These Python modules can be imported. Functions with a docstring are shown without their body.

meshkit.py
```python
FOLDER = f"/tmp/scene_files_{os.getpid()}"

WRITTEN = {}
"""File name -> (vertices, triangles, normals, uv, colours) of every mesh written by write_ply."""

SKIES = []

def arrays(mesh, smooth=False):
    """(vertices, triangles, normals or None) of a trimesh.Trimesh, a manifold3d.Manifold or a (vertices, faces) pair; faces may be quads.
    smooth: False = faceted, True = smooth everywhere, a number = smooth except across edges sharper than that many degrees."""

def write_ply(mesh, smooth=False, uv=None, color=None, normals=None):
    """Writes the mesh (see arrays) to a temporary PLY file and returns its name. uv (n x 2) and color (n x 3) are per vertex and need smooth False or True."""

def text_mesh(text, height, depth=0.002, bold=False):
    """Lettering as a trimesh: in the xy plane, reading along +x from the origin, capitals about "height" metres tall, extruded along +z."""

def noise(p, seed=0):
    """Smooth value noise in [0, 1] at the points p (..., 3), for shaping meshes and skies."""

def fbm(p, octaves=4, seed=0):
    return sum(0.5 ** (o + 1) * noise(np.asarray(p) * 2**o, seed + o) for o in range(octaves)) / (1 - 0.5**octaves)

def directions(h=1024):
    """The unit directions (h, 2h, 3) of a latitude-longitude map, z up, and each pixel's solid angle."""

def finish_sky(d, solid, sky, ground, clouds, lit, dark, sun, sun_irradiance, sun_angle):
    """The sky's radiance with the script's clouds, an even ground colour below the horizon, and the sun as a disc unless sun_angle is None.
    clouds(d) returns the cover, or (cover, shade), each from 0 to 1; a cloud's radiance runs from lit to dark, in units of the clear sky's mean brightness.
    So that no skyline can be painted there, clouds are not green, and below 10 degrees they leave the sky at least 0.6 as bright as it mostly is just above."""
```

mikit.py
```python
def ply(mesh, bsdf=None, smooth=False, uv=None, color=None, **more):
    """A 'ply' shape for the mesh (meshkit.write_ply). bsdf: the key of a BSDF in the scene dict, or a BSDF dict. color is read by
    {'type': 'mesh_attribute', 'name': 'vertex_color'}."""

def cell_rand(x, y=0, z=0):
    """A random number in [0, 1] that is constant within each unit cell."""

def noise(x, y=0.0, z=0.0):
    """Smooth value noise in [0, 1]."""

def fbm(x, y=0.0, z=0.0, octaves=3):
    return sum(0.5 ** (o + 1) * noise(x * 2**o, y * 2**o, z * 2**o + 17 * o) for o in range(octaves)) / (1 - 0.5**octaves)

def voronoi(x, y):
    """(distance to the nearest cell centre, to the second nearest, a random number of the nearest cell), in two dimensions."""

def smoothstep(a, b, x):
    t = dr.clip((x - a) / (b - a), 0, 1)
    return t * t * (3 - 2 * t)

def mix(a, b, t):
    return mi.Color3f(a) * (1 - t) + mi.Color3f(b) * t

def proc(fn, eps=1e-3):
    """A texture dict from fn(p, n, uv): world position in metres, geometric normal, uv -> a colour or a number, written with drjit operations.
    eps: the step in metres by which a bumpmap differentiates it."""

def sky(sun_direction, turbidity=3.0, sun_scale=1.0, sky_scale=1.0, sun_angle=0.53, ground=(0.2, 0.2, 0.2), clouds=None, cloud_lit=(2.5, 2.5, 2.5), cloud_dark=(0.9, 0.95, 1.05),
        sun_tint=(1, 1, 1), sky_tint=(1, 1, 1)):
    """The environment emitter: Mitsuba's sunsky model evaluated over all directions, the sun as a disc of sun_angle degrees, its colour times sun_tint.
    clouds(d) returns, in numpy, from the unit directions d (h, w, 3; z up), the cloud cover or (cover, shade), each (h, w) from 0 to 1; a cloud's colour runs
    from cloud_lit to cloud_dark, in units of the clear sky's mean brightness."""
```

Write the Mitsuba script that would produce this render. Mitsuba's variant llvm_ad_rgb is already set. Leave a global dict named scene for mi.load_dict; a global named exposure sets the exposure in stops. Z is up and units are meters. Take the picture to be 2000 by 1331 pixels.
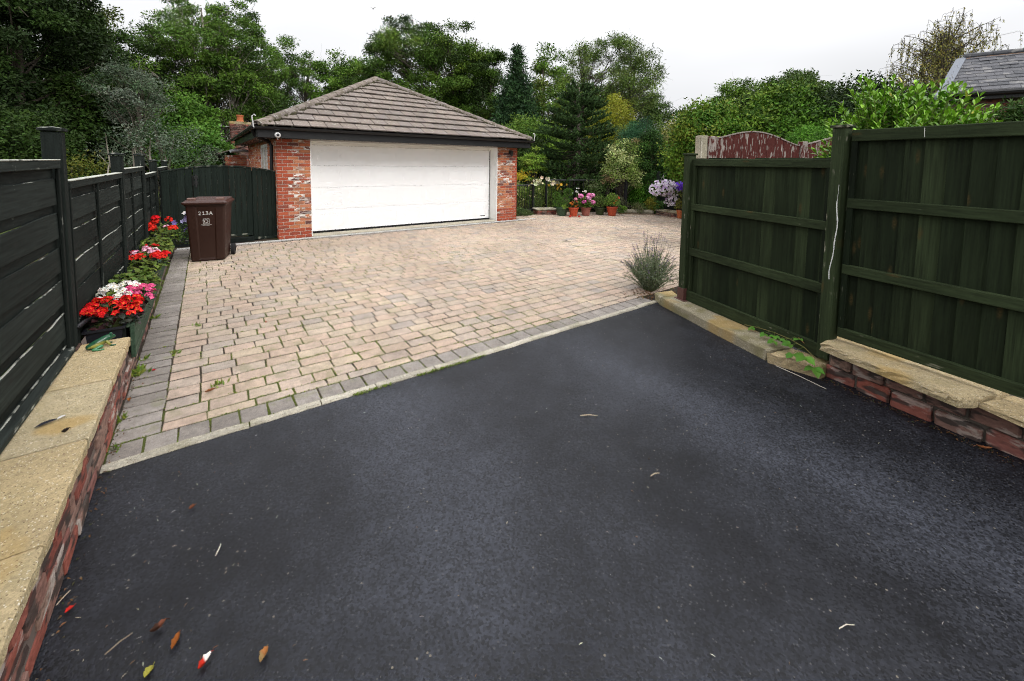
import math, random
import numpy as np, trimesh, drjit as dr, mitsuba as mi
import mikit, meshkit
from mikit import noise, fbm, voronoi, cell_rand, smoothstep, mix, proc
import shapely
from shapely import affinity
from shapely.geometry import Polygon, box as sbox

T = mi.ScalarTransform4f
scene, labels = {}, {}

# ---------------------------------------------------------------- camera, sky, exposure
_p, _r, _y, CAMZ = 0.0765, 0.0150, 0.6317, 1.7611
_F = np.array([math.sin(_y) * math.cos(_p), math.cos(_y) * math.cos(_p), -math.sin(_p)])
_R = np.array([math.cos(_y), -math.sin(_y), 0.0])
_U = np.cross(_R, _F)
_UP = -_R * math.sin(_r) + _U * math.cos(_r)
_O = np.array([0, 0, CAMZ])
scene['camera'] = {'type': 'perspective', 'fov': 2 * math.degrees(math.atan(1000 / 818.29)), 'fov_axis': 'x',
                   'near_clip': 0.05, 'far_clip': 2000.0, 'principal_point_offset_y': 0.2144,
                   'to_world': T().look_at(origin=_O.tolist(), target=(_O + _F).tolist(), up=_UP.tolist())}


def overcast(d):
    s = meshkit.fbm(d * np.array([2.2, 2.2, 5.0]) + 3.1, 4, seed=5)
    el = np.clip(d[..., 2], 0, 1)                       # an overcast sky brightens towards the zenith
    return np.ones(d.shape[:2]), np.clip(0.96 - 0.92 * el ** 0.9 + 0.30 * (s - 0.5), 0, 1)


scene['sky_light'] = mikit.sky([0.12, -0.70, 0.70], turbidity=4, sun_scale=0.26, sun_tint=(0.80, 0.95, 1.22), sun_angle=30, clouds=overcast,
                               cloud_lit=(3.1, 3.1, 3.15), cloud_dark=(1.0, 1.02, 1.05), ground=(0.12, 0.13, 0.1))
exposure = 2.72

# ---------------------------------------------------------------- helpers
rng = np.random.default_rng(11)


class MB:
    """Collects vertices, faces and one row per vertex (uv tone or colour)."""
    def __init__(self):
        self.v, self.f, self.c, self.n = [], [], [], 0

    def add(self, v, f, c):
        v = np.asarray(v, float); f = np.asarray(f, int)
        if f.shape[1] == 4:
            f = np.vstack([f[:, [0, 1, 2]], f[:, [0, 2, 3]]])
        c = np.asarray(c, float)
        if c.ndim == 1:
            c = np.tile(c, (len(v), 1))
        self.v.append(v); self.f.append(f + self.n); self.c.append(c); self.n += len(v)
        return self

    def get(self):
        return np.vstack(self.v), np.vstack(self.f), np.vstack(self.c)


RES = set()


def reserve(key):
    key = uniq(key); RES.add(key); return key


def uniq(key):
    if key not in scene and key not in labels and key not in RES:
        return key
    k = 1
    while f'{key}_{k:03d}' in scene or f'{key}_{k:03d}' in labels or f'{key}_{k:03d}' in RES:
        k += 1
    return f'{key}_{k:03d}'


def put(key, mb, bsdf, smooth=False, num=True, to_world=None):
    if num:
        key = uniq(key)
    v, f, c = mb.get()
    kw = {'uv': c} if c.shape[1] == 2 else {'color': c}
    scene[key] = mikit.ply((v, f), bsdf, smooth=smooth, **kw)
    if to_world is not None:
        scene[key]['to_world'] = to_world
    return key


def thing(name, label, cat, group=None):
    key = uniq(name)
    labels[key] = {'label': label, 'category': cat}
    if group:
        labels[key]['group'] = group
    return key


def struct(key):
    labels[key] = {'kind': 'structure'}
    return key


def stuff(key, **kw):
    labels[key] = {'kind': 'stuff', **kw}


def M(ox=0, oy=0, oz=0, rz=0, rx=0, ry=0):
    m = trimesh.transformations.euler_matrix(rx, ry, rz, 'sxyz')
    m[:3, 3] = (ox, oy, oz)
    return m


def xf(v, m):
    return np.asarray(v) @ m[:3, :3].T + m[:3, 3]


BOXF = np.array([[0, 3, 2, 1], [4, 5, 6, 7], [0, 1, 5, 4], [1, 2, 6, 5], [2, 3, 7, 6], [3, 0, 4, 7]])


def hexa(b, t):
    """A block from 4 bottom and 4 top corners (counter-clockwise seen from above)."""
    return np.vstack([b, t]), BOXF


def _cham():
    S = [(sx, sy, sz) for sx in (-1, 1) for sy in (-1, 1) for sz in (-1, 1)]
    idx = {}
    for s in S:
        for a in range(3):
            idx[s, a] = len(idx)
    F = []
    for a in range(3):
        b, c = (a + 1) % 3, (a + 2) % 3
        for sg in (-1, 1):
            q = []
            for u, w in ((-1, -1), (1, -1), (1, 1), (-1, 1)):
                s = [0, 0, 0]; s[a] = sg; s[b] = u; s[c] = w
                q.append(idx[tuple(s), a])
            q = q if sg > 0 else q[::-1]
            F += [[q[0], q[1], q[2]], [q[0], q[2], q[3]]]
            # edges along axis a between faces b and c
        for u in (-1, 1):
            for w in (-1, 1):
                def I(sa, face):
                    s = [0, 0, 0]; s[a] = sa; s[b] = u; s[c] = w
                    return idx[tuple(s), face]
                q = [I(-1, b), I(1, b), I(1, c), I(-1, c)]
                if u * w < 0:
                    q = q[::-1]
                F += [[q[0], q[1], q[2]], [q[0], q[2], q[3]]]
    for s in S:
        q = [idx[s, 0], idx[s, 1], idx[s, 2]]
        F.append(q if s[0] * s[1] * s[2] > 0 else q[::-1])
    return S, idx, np.array(F)


_CS, _CI, CHF = _cham()


def cbox(x0, x1, y0, y1, z0, z1, c=0.004):
    """A box with chamfered edges: 24 vertices, 44 triangles."""
    C = np.array([(x0 + x1) / 2, (y0 + y1) / 2, (z0 + z1) / 2]); H = np.array([x1 - x0, y1 - y0, z1 - z0]) / 2
    v = np.zeros((24, 3))
    for s in _CS:
        for a in range(3):
            h = H - c
            h = h.copy(); h[a] = H[a]
            v[_CI[s, a]] = C + np.array(s) * h
    return v, CHF


def bx(x0, x1, y0, y1, z0, z1):
    return hexa([[x0, y0, z0], [x1, y0, z0], [x1, y1, z0], [x0, y1, z0]], [[x0, y0, z1], [x1, y0, z1], [x1, y1, z1], [x0, y1, z1]])


def tube(pts, rad, sides=6, cap=True):
    p = np.asarray(pts, float); n = len(p)
    rad = np.broadcast_to(np.asarray(rad, float), (n,))
    t = np.gradient(p, axis=0); t /= np.linalg.norm(t, axis=1, keepdims=True) + 1e-12
    ref = np.where(np.abs(t[:, 2:]) < 0.9, [[0, 0, 1.0]], [[1.0, 0, 0]])
    a = np.cross(t, ref); a /= np.linalg.norm(a, axis=1, keepdims=True) + 1e-12
    b = np.cross(t, a); ang = np.arange(sides) * 2 * np.pi / sides
    v = p[:, None] + rad[:, None, None] * (np.cos(ang)[None, :, None] * a[:, None] + np.sin(ang)[None, :, None] * b[:, None])
    i, j = np.meshgrid(np.arange(n - 1), np.arange(sides), indexing='ij')
    q = np.stack([i * sides + j, (i + 1) * sides + j, (i + 1) * sides + (j + 1) % sides, i * sides + (j + 1) % sides], -1).reshape(-1, 4)
    f = np.vstack([q[:, [0, 1, 2]], q[:, [0, 2, 3]]])
    v = v.reshape(-1, 3)
    if cap:
        v = np.vstack([v, p[:1], p[-1:]]); k = n * sides; e = (n - 1) * sides
        r = np.arange(sides); r1 = (r + 1) % sides
        f = np.vstack([f, np.stack([r * 0 + k, r, r1], 1), np.stack([r * 0 + k + 1, e + r1, e + r], 1)])
    return v, f


def lathe(prof, sides=24):
    p = np.asarray(prof, float); n = len(p); ang = np.arange(sides) * 2 * np.pi / sides
    v = np.stack([p[:, 0:1] * np.cos(ang), p[:, 0:1] * np.sin(ang), np.repeat(p[:, 1:2], sides, 1)], -1).reshape(-1, 3)
    i, j = np.meshgrid(np.arange(n - 1), np.arange(sides), indexing='ij')
    q = np.stack([i * sides + j, i * sides + (j + 1) % sides, (i + 1) * sides + (j + 1) % sides, (i + 1) * sides + j], -1).reshape(-1, 4)
    return v, np.vstack([q[:, [0, 1, 2]], q[:, [0, 2, 3]]])


def extrude(poly, h):
    m = trimesh.creation.extrude_polygon(poly, h, engine='earcut')
    return np.array(m.vertices), np.array(m.faces)


def tone(lo=0.0, hi=1.0):
    return float(rng.uniform(lo, hi))


def jit(col, s=0.12):
    return np.clip(np.asarray(col) * (1 + rng.uniform(-s, s)), 0, 1)


# ---------------------------------------------------------------- materials
def twos(b):
    return {'type': 'twosided', 'b': b}


def pr(tex, rough=0.8, spec=0.3, **k):
    return {'type': 'principled', 'base_color': tex, 'roughness': rough, 'specular': spec, **k}


def bump(b, fn, scale=1.0, eps=1e-3):
    return {'type': 'bumpmap', 'tex': proc(fn, eps), 'scale': scale, 'b': b}


def rgb(*c):
    return {'type': 'rgb', 'value': list(c)}


def ramp(t, *stops):
    """stops: (position, colour) in rising order."""
    out = mi.Color3f(stops[0][1])
    for (a, ca), (b, cb) in zip(stops, stops[1:]):
        out = dr.select(t > a, mix(ca, cb, dr.clip((t - a) / (b - a), 0, 1)), out)
    return out


def speck(p, s, seed=0):
    return cell_rand(p.x * s + seed, p.y * s, p.z * s)


def f_paver(p, n, uv):
    c = ramp(uv.x, (0.0, (.358, .280, .215)), (.3, (.374, .286, .226)), (.55, (.335, .276, .228)), (.78, (.385, .312, .232)), (.92, (.285, .247, .218)), (1.0, (.312, .238, .19)))
    dark = (.185, .165, .148)
    c = dr.select(uv.y > 0.5, mix(dark, (.25, .225, .205), uv.x), c)
    g = fbm(p.x * 55, p.y * 55, p.z * 55, 3)
    s = speck(p, 260)
    st = fbm(p.x * 1.1 + 4, p.y * 1.1, 0.0, 4)
    st2 = fbm(p.x * 7 + 9, p.y * 7 + 3, 0.0, 3)
    g2 = fbm(p.x * 19 + uv.x * 40, p.y * 19, p.z * 19, 3)
    st3 = fbm(p.x * 0.45 + 2, p.y * 0.45 + 8, 0.0, 3)
    c = c * (0.58 + 0.40 * g + 0.36 * g2 + 0.34 * (s - 0.5)) * (0.80 + 0.38 * st) * (0.84 + 0.32 * st2) * (0.86 + 0.28 * st3) * 1.03
    moss = smoothstep(0.62, 0.78, fbm(p.x * 9 + 31, p.y * 9, 0.0, 3)) * smoothstep(0.5, 0.62, st)
    return mix(c, (.16, .165, .075), moss * 0.35)


def h_paver(p, n, uv):
    return 0.0022 * fbm(p.x * 90, p.y * 90, p.z * 90, 3) + 0.0012 * noise(p.x * 320, p.y * 320, p.z * 320)


def f_joint(p, n, uv):
    g = fbm(p.x * 40, p.y * 40, 0.0, 3)
    m = smoothstep(0.47, 0.56, fbm(p.x * 0.9 + 3.3, p.y * 1.1 + 7.7, 0.0, 3)) * smoothstep(0.36, 0.54, fbm(p.x * 5 + 1, p.y * 5, 3.0, 2))
    return mix(mix((.022, .018, .014), (.06, .048, .036), g), (.075, .098, .016), m * 0.6)


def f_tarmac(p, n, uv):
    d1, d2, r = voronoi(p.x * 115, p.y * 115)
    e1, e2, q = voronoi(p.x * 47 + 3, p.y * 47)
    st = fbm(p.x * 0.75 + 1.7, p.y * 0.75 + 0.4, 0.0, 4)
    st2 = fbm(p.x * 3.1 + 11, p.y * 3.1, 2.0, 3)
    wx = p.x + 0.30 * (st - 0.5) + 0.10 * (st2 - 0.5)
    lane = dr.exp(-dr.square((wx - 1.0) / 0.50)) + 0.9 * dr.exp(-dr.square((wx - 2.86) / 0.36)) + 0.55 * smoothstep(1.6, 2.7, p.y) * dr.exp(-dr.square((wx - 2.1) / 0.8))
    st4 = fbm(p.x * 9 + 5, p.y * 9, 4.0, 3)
    wear_sheen = dr.clip((0.14 + 0.54 * lane) * (0.40 + 0.9 * smoothstep(0.25, 0.7, st)) + 0.45 * (st2 - 0.5) + 0.30 * (st4 - 0.5), 0, 1)  # worn tyre lanes; their bluish sheen is painted in as paler colour
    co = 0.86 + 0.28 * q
    base = mix((.0048, .0053, .0080), (.037, .0405, .053), wear_sheen) * co
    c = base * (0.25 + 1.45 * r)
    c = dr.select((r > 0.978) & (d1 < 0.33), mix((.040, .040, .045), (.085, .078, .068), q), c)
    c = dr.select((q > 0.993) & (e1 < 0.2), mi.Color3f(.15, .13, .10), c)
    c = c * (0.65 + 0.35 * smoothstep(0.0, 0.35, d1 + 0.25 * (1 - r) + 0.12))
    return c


def h_tarmac(p, n, uv):
    d1, d2, r = voronoi(p.x * 115, p.y * 115)
    return 0.0026 * r * (1 - smoothstep(0.1, 0.6, d1)) + 0.0025 * fbm(p.x * 14, p.y * 14, 0.0, 2)


def f_brick(p, n, uv):
    t = uv.x
    c = ramp(t, (0, (.34, .070, .038)), (.35, (.40, .095, .050)), (.5, (.50, .20, .095)), (.65, (.44, .16, .09)), (.75, (.13, .06, .055)), (.82, (.42, .11, .06)), (1.0, (.56, .28, .16)))
    g = fbm(p.x * 45, p.y * 45, p.z * 70, 3)
    s = speck(p, 300)
    c = c * (0.7 + 0.5 * g + 0.22 * (s - 0.5))
    wt = smoothstep(0.50, 0.56, fbm(p.x * 17 + t * 50, p.y * 17, p.z * 30, 3)) * uv.y
    c = mix(c, (.72, .67, .62), wt * 0.95)
    soot = smoothstep(0.5, 0.75, fbm(p.x * 6, p.y * 6 + t * 9, p.z * 9, 3)) * 0.45
    return mix(c, (.09, .06, .055), soot)


def f_oldbrick(p, n, uv):
    t = uv.x
    c = ramp(t, (0, (.21, .060, .045)), (.3, (.27, .085, .06)), (.5, (.17, .085, .075)), (.75, (.24, .15, .115)), (1.0, (.17, .07, .058)))
    g = fbm(p.x * 40, p.y * 40, p.z * 60, 4)
    c = c * (0.55 + 0.8 * g)
    w = smoothstep(0.54, 0.66, fbm(p.x * 11 + t * 50, p.y * 11, p.z * 24, 4))
    c = mix(c, (.38, .33, .29), w * 0.8 * uv.y)
    k = smoothstep(0.5, 0.62, fbm(p.x * 9 + 40, p.y * 9 + t * 31, p.z * 20, 3))
    return mix(c, (.035, .030, .027), k * 0.85)


def h_brick(p, n, uv):
    return 0.003 * fbm(p.x * 70, p.y * 70, p.z * 70, 3)


def f_stone(p, n, uv):
    c = ramp(uv.x, (0, (.395, .305, .172)), (.3, (.43, .345, .205)), (.5, (.36, .31, .21)), (.62, (.30, .27, .19)), (.8, (.40, .37, .30)), (1.0, (.46, .43, .36)))
    g = fbm(p.x * 70, p.y * 70, p.z * 70, 3)
    s = speck(p, 210)
    st = fbm(p.x * 3.2 + 2, p.y * 3.2, p.z * 3, 4)
    c = c * (0.60 + 0.62 * g + 0.30 * (s - 0.5)) * (0.72 + 0.52 * st)
    c = dr.select(s > 0.965, mix(c, (.62, .58, .48), 0.7), c)
    c = dr.select(speck(p, 190, 7) > 0.965, mix(c, (.12, .09, .05), 0.7), c)
    al = smoothstep(0.50, 0.68, fbm(p.x * 6 + 9, p.y * 6, p.z * 6, 3))
    c = mix(c, (.15, .135, .05), al * uv.y)
    rust = smoothstep(0.60, 0.72, fbm(p.x * 3.1 + 21, p.y * 2.3 + 5, 0.0, 3))
    return mix(c, (.36, .22, .05), rust * 0.5 * dr.select(uv.x < 0.7, mi.Float(1.0), mi.Float(0.0)))


def h_stone(p, n, uv):
    return 0.004 * fbm(p.x * 60, p.y * 60, p.z * 60, 4) + 0.0012 * noise(p.x * 300, p.y * 300, p.z * 300)


def f_tile(p, n, uv):
    c = ramp(uv.x, (0, (.165, .138, .122)), (.4, (.20, .165, .143)), (.7, (.178, .152, .14)), (.85, (.22, .182, .155)), (1, (.145, .122, .11)))
    g = fbm(p.x * 38, p.y * 38, p.z * 38, 4)
    c = c * (0.62 + 0.7 * g) * (0.82 + 0.36 * fbm(p.x * 1.7, p.y * 1.7 + 3, p.z * 1.7, 3))
    d, d2, r = voronoi(p.x * 9 + 3 * p.z, p.y * 10 + p.z * 6)
    lich = (1 - smoothstep(0.10, 0.20, d)) * smoothstep(0.55, 0.6, r)
    c = mix(c, (.42, .41, .36), lich * 0.75)
    moss = smoothstep(0.5, 0.62, fbm(p.x * 15, p.y * 15, p.z * 15, 3)) * uv.y
    return mix(c, (.07, .062, .03), moss)


def f_slate(p, n, uv):
    c = mix((.046, .049, .057), (.10, .10, .112), uv.x)
    g = fbm(p.x * 22, p.y * 22, p.z * 40, 4)
    c = c * (0.6 + 0.75 * g)
    return mix(c, (.30, .29, .27), smoothstep(0.6, 0.7, fbm(p.x * 9, p.y * 9 + uv.x * 20, p.z * 9, 3)) * 0.4 * uv.y)


def wood(p, uv, ca, cb, cw, knot):
    hz = uv.y > 0.5
    wear = dr.select(hz, uv.y - 0.5, uv.y) * 2.2
    s = p.x * 0.25 + p.y * 0.97
    o = uv.x * 37
    gr = dr.select(hz, fbm(s * 3.2 + o, p.z * 75, p.x * 20, 3), fbm(s * 75 + o, p.z * 3.0, p.x * 40, 3))
    fine = dr.select(hz, noise(s * 9 + o, p.z * 260, p.x * 90), noise(s * 260 + o, p.z * 9, p.x * 200))
    big = fbm(s * 1.6 + o, p.z * 1.6, p.x * 1.6, 3)
    c = mix(ca, cb, uv.x) * (0.25 + 1.0 * gr + 0.45 * fine) * (0.45 + 1.1 * big)
    d, d2, r = voronoi(s * dr.select(hz, 2.2, 7.0) + o, p.z * dr.select(hz, 8.0, 1.9) + o)
    k = (1 - smoothstep(0.02, 0.11 + 0.05 * noise(s * 60, p.z * 60, 1.0), d)) * smoothstep(0.62, 0.66, r)
    c = mix(c, knot, k * (0.25 + 0.75 * noise(s * 130, p.z * 130, 0.0)))
    w = smoothstep(0.80 - 0.62 * wear, 0.95 - 0.62 * wear, 0.5 * gr + 0.5 * fbm(s * 17, p.z * 17, p.x * 17 + o, 3)) * smoothstep(0.02, 0.2, wear)
    return mix(c, cw, w)


def f_dark(p, n, uv):
    return wood(p, uv, (.0095, .0128, .0113), (.0205, .0255, .0228), (.33, .34, .30), (.018, .018, .017))


def f_green(p, n, uv):
    return wood(p, uv, (.0070, .0120, .0052), (.027, .0385, .0168), (.26, .25, .19), (.062, .045, .016))


def f_planter(p, n, uv):
    return wood(p, uv, (.018, .036, .020), (.030, .056, .034), (.22, .22, .16), (.03, .04, .02))


def f_gate(p, n, uv):
    s = p.x
    gr = fbm(s * 60 + uv.x * 30, p.z * 3.0, 0.0, 3)
    c = mix((.0085, .0135, .0108), (.0145, .021, .017), uv.x) * (0.6 + 0.8 * gr)
    w = smoothstep(0.55, 0.7, fbm(s * 20, p.z * 20, 3.0, 3)) * uv.y
    return mix(c, (.27, .27, .22), w)


def h_wood(p, n, uv):
    s = p.x * 0.25 + p.y * 0.97
    return 0.0016 * dr.select(uv.y > 0.5, fbm(s * 4, p.z * 110, p.x * 30, 3), fbm(s * 110 + uv.x * 37, p.z * 4, p.x * 60, 3))


def f_maroon(p, n, uv):
    gr = fbm(p.x * 60 + uv.x * 30, p.y * 60, p.z * 3.5, 3)
    pl = fbm(p.x * 48 + uv.x * 30, p.y * 48, p.z * 8.0, 4)
    c = mix((.060, .015, .013), (.098, .027, .022), gr)
    bare = smoothstep(0.60 - 0.16 * uv.y, 0.66 - 0.16 * uv.y, pl)
    return mix(c, mix((.17, .14, .125), (.38, .34, .31), gr), bare)


def f_soil(p, n, uv):
    g = fbm(p.x * 3.1, p.y * 3.1, 0.0, 4)
    h = fbm(p.x * 22, p.y * 22, 0.0, 3)
    return mix((.028, .021, .014), (.045, .06, .018), smoothstep(0.4, 0.6, g)) * (0.5 + h)


def f_bark(p, n, uv):
    g = fbm(p.x * 9, p.y * 9, p.z * 2.2, 4)
    c = mix((.035, .028, .02), (.12, .10, .078), g)
    return mix(c, (.30, .27, .23), uv.y * smoothstep(0.35, 0.6, g)) * (0.6 + 0.6 * uv.x)


def mat(name, fn, h=None, rough=0.85, spec=0.25, scale=1.0, eps=1e-3):
    b = pr(proc(fn), rough, spec)
    scene[name] = twos(bump(b, h, scale, eps) if h else b)


mat('m_paver', f_paver, h_paver, 0.85, 0.25)
mat('m_joint', f_joint, None, 0.95, 0.1)
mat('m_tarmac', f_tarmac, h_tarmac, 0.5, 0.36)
mat('m_brick', f_brick, h_brick, 0.85, 0.2)
mat('m_oldbrick', f_oldbrick, h_brick, 0.8, 0.25, 2.0)
mat('m_stone', f_stone, h_stone, 0.9, 0.2)
mat('m_tile', f_tile, h_stone, 0.8, 0.3)
mat('m_slate', f_slate, None, 0.6, 0.4)
mat('m_dark', f_dark, h_wood, 0.8, 0.12)
mat('m_green', f_green, h_wood, 0.75, 0.14)
mat('m_planter', f_planter, None, 0.7, 0.3)
mat('m_gate', f_gate, None, 0.8, 0.12)
mat('m_maroon', f_maroon, None, 0.85, 0.2)
mat('m_soil', f_soil, None, 0.95, 0.1)
mat('m_bark', f_bark, None, 0.9, 0.15)
VC = {'type': 'mesh_attribute', 'name': 'vertex_color'}
scene['m_matte'] = twos(pr(VC, 0.8, 0.25))
scene['m_gloss'] = twos(pr(VC, 0.28, 0.5))
scene['m_satin'] = twos(pr(VC, 0.45, 0.45))
scene['m_leaf'] = twos(pr(VC, 0.6, 0.16))
scene['m_shiny_leaf'] = twos(pr(VC, 0.36, 0.32))
scene['m_petal'] = twos(pr(VC, 0.7, 0.2))
scene['m_glass'] = {'type': 'thindielectric'}
# ---------------------------------------------------------------- ground, driveway, paved yard
struct('ground')
mb = MB(); mb.add([[-400, -300, -.06], [500, -300, -.06], [500, 500, -.06], [-400, 500, -.06]], [[0, 1, 2, 3]], (0.5, 0.0)); put('ground', mb, 'm_soil', num=False)

struct('driveway')
N = 40
gx = np.linspace(-.60, 4.75, N); gy = np.concatenate([np.linspace(-9, -0.5, 12), np.linspace(-.2, 3.128, 50)])
X, Y = np.meshgrid(gx, gy, indexing='ij')
Z = 0.010 * (meshkit.fbm(np.stack([X * 1.3, Y * 1.3, X * 0], -1), 3) - 0.5) - 0.006
Z = np.where(Y > 3.05, -0.004, Z)
i, j = np.meshgrid(np.arange(len(gx) - 1), np.arange(len(gy) - 1), indexing='ij'); w = len(gy)
q = np.stack([i * w + j, (i + 1) * w + j, (i + 1) * w + j + 1, i * w + j + 1], -1).reshape(-1, 4)
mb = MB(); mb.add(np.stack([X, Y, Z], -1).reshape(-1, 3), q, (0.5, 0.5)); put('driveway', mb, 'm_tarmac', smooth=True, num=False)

struct('paved_yard')
mb = MB(); mb.add([[-.60, 3.15, -.0038], [16, 3.15, -.0038], [16, 12.6, -.0038], [-.60, 12.6, -.0038]], [[0, 1, 2, 3]], (0.5, 0.0)); put('paved_yard', mb, 'm_joint', num=False)


def paver(mbx, x0, x1, y0, y1, t, dark=0.0, gap=0.0075, ch=0.0045):
    z = rng.normal(0, 0.0010); tx, ty = rng.normal(0, .003, 2)
    v, f = cbox(x0 + gap / 2, x1 - gap / 2, y0 + gap * .75, y1 - gap * .75, -.045, z, ch)
    cx, cy = (x0 + x1) / 2, (y0 + y1) / 2
    # rumbled outline: nudge each corner a little
    for sx in (-1, 1):
        for sy in (-1, 1):
            k = ((v[:, 0] - cx) * sx > 0) & ((v[:, 1] - cy) * sy > 0)
            v[k, :2] += rng.normal(0, .0026, 2)
            v[k, 2] -= abs(rng.normal(0, .0007))
    top = v[:, 2] > -.03
    v[top, 2] += tx * (v[top, 0] - cx) + ty * (v[top, 1] - cy)
    mbx.add(v, f, (t, dark))


blocks = []      # (distance, kind, x0, x1, y0, y1)


def inside(x, y):
    if x > 1.72 * y + .25 or x > 13.6:
        return False
    if x > 7.9:
        return y < 11.05 - max(0, (x - 10.5)) * 0.75 or x < 8.9 and y < 10.6
    return y < 10.02


def course(y0, y1, xa, xb, lens, pr_, kind='p'):
    x = xa
    while x < xb:
        L = float(rng.choice(lens, p=pr_)) * rng.uniform(.97, 1.03)
        if inside(x + L / 2, (y0 + y1) / 2):
            blocks.append((math.hypot(x + L / 2, (y0 + y1) / 2), kind, x, x + L, y0, y1))
        x += L


y = 3.497
course(3.388, y, -.287, 6.6, [.24, .30, .16], [.5, .3, .2], 'cut')
while y < 11.0:
    course(y, y + .1625, -.287 + 0, 13.8, [.245, .205, .165], [.5, .25, .25])
    y += .1625
x = -.53
while x < 4.62:                                    # grey blocks along the edging strip
    blocks.append((math.hypot(x, 3.29), 'b', x, x + .1665, 3.193, 3.387)); x += .1665
y = 3.388
while y < 10.0:                                    # grey border beside the planter
    blocks.append((math.hypot(.4, y), 'b', -.53, -.288, y, y + .1555)); y += .1555
x = -.53
while x < 7.9:                                     # grey border by the garage drain
    blocks.append((math.hypot(x, 10.1), 'b', x, x + .20, 10.028, 10.165)); x += .20
blocks.sort(key=lambda b: b[0])
nb = {'p': 0, 'cut': 0, 'b': 0}
rest = MB()
for d, kind, x0, x1, y0, y1 in blocks:
    big = 'b' if kind == 'b' else 'p'
    t = tone()
    t = t * .9
    if rng.random() < .07:
        t = tone(.88, 1)
    if nb[big] < (235 if big == 'p' else 60):
        nb[big] += 1
        m1 = MB(); paver(m1, x0, x1, y0, y1, t, 1.0 if kind == 'b' else 0.0)
        put('paved_yard__border_paver' if kind == 'b' else 'paved_yard__paver', m1, 'm_paver')
    else:
        paver(rest, x0, x1, y0, y1, t, 1.0 if kind == 'b' else 0.0)
put('paved_yard__far_pavers', rest, 'm_paver', num=False); stuff('paved_yard__far_pavers')

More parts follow.
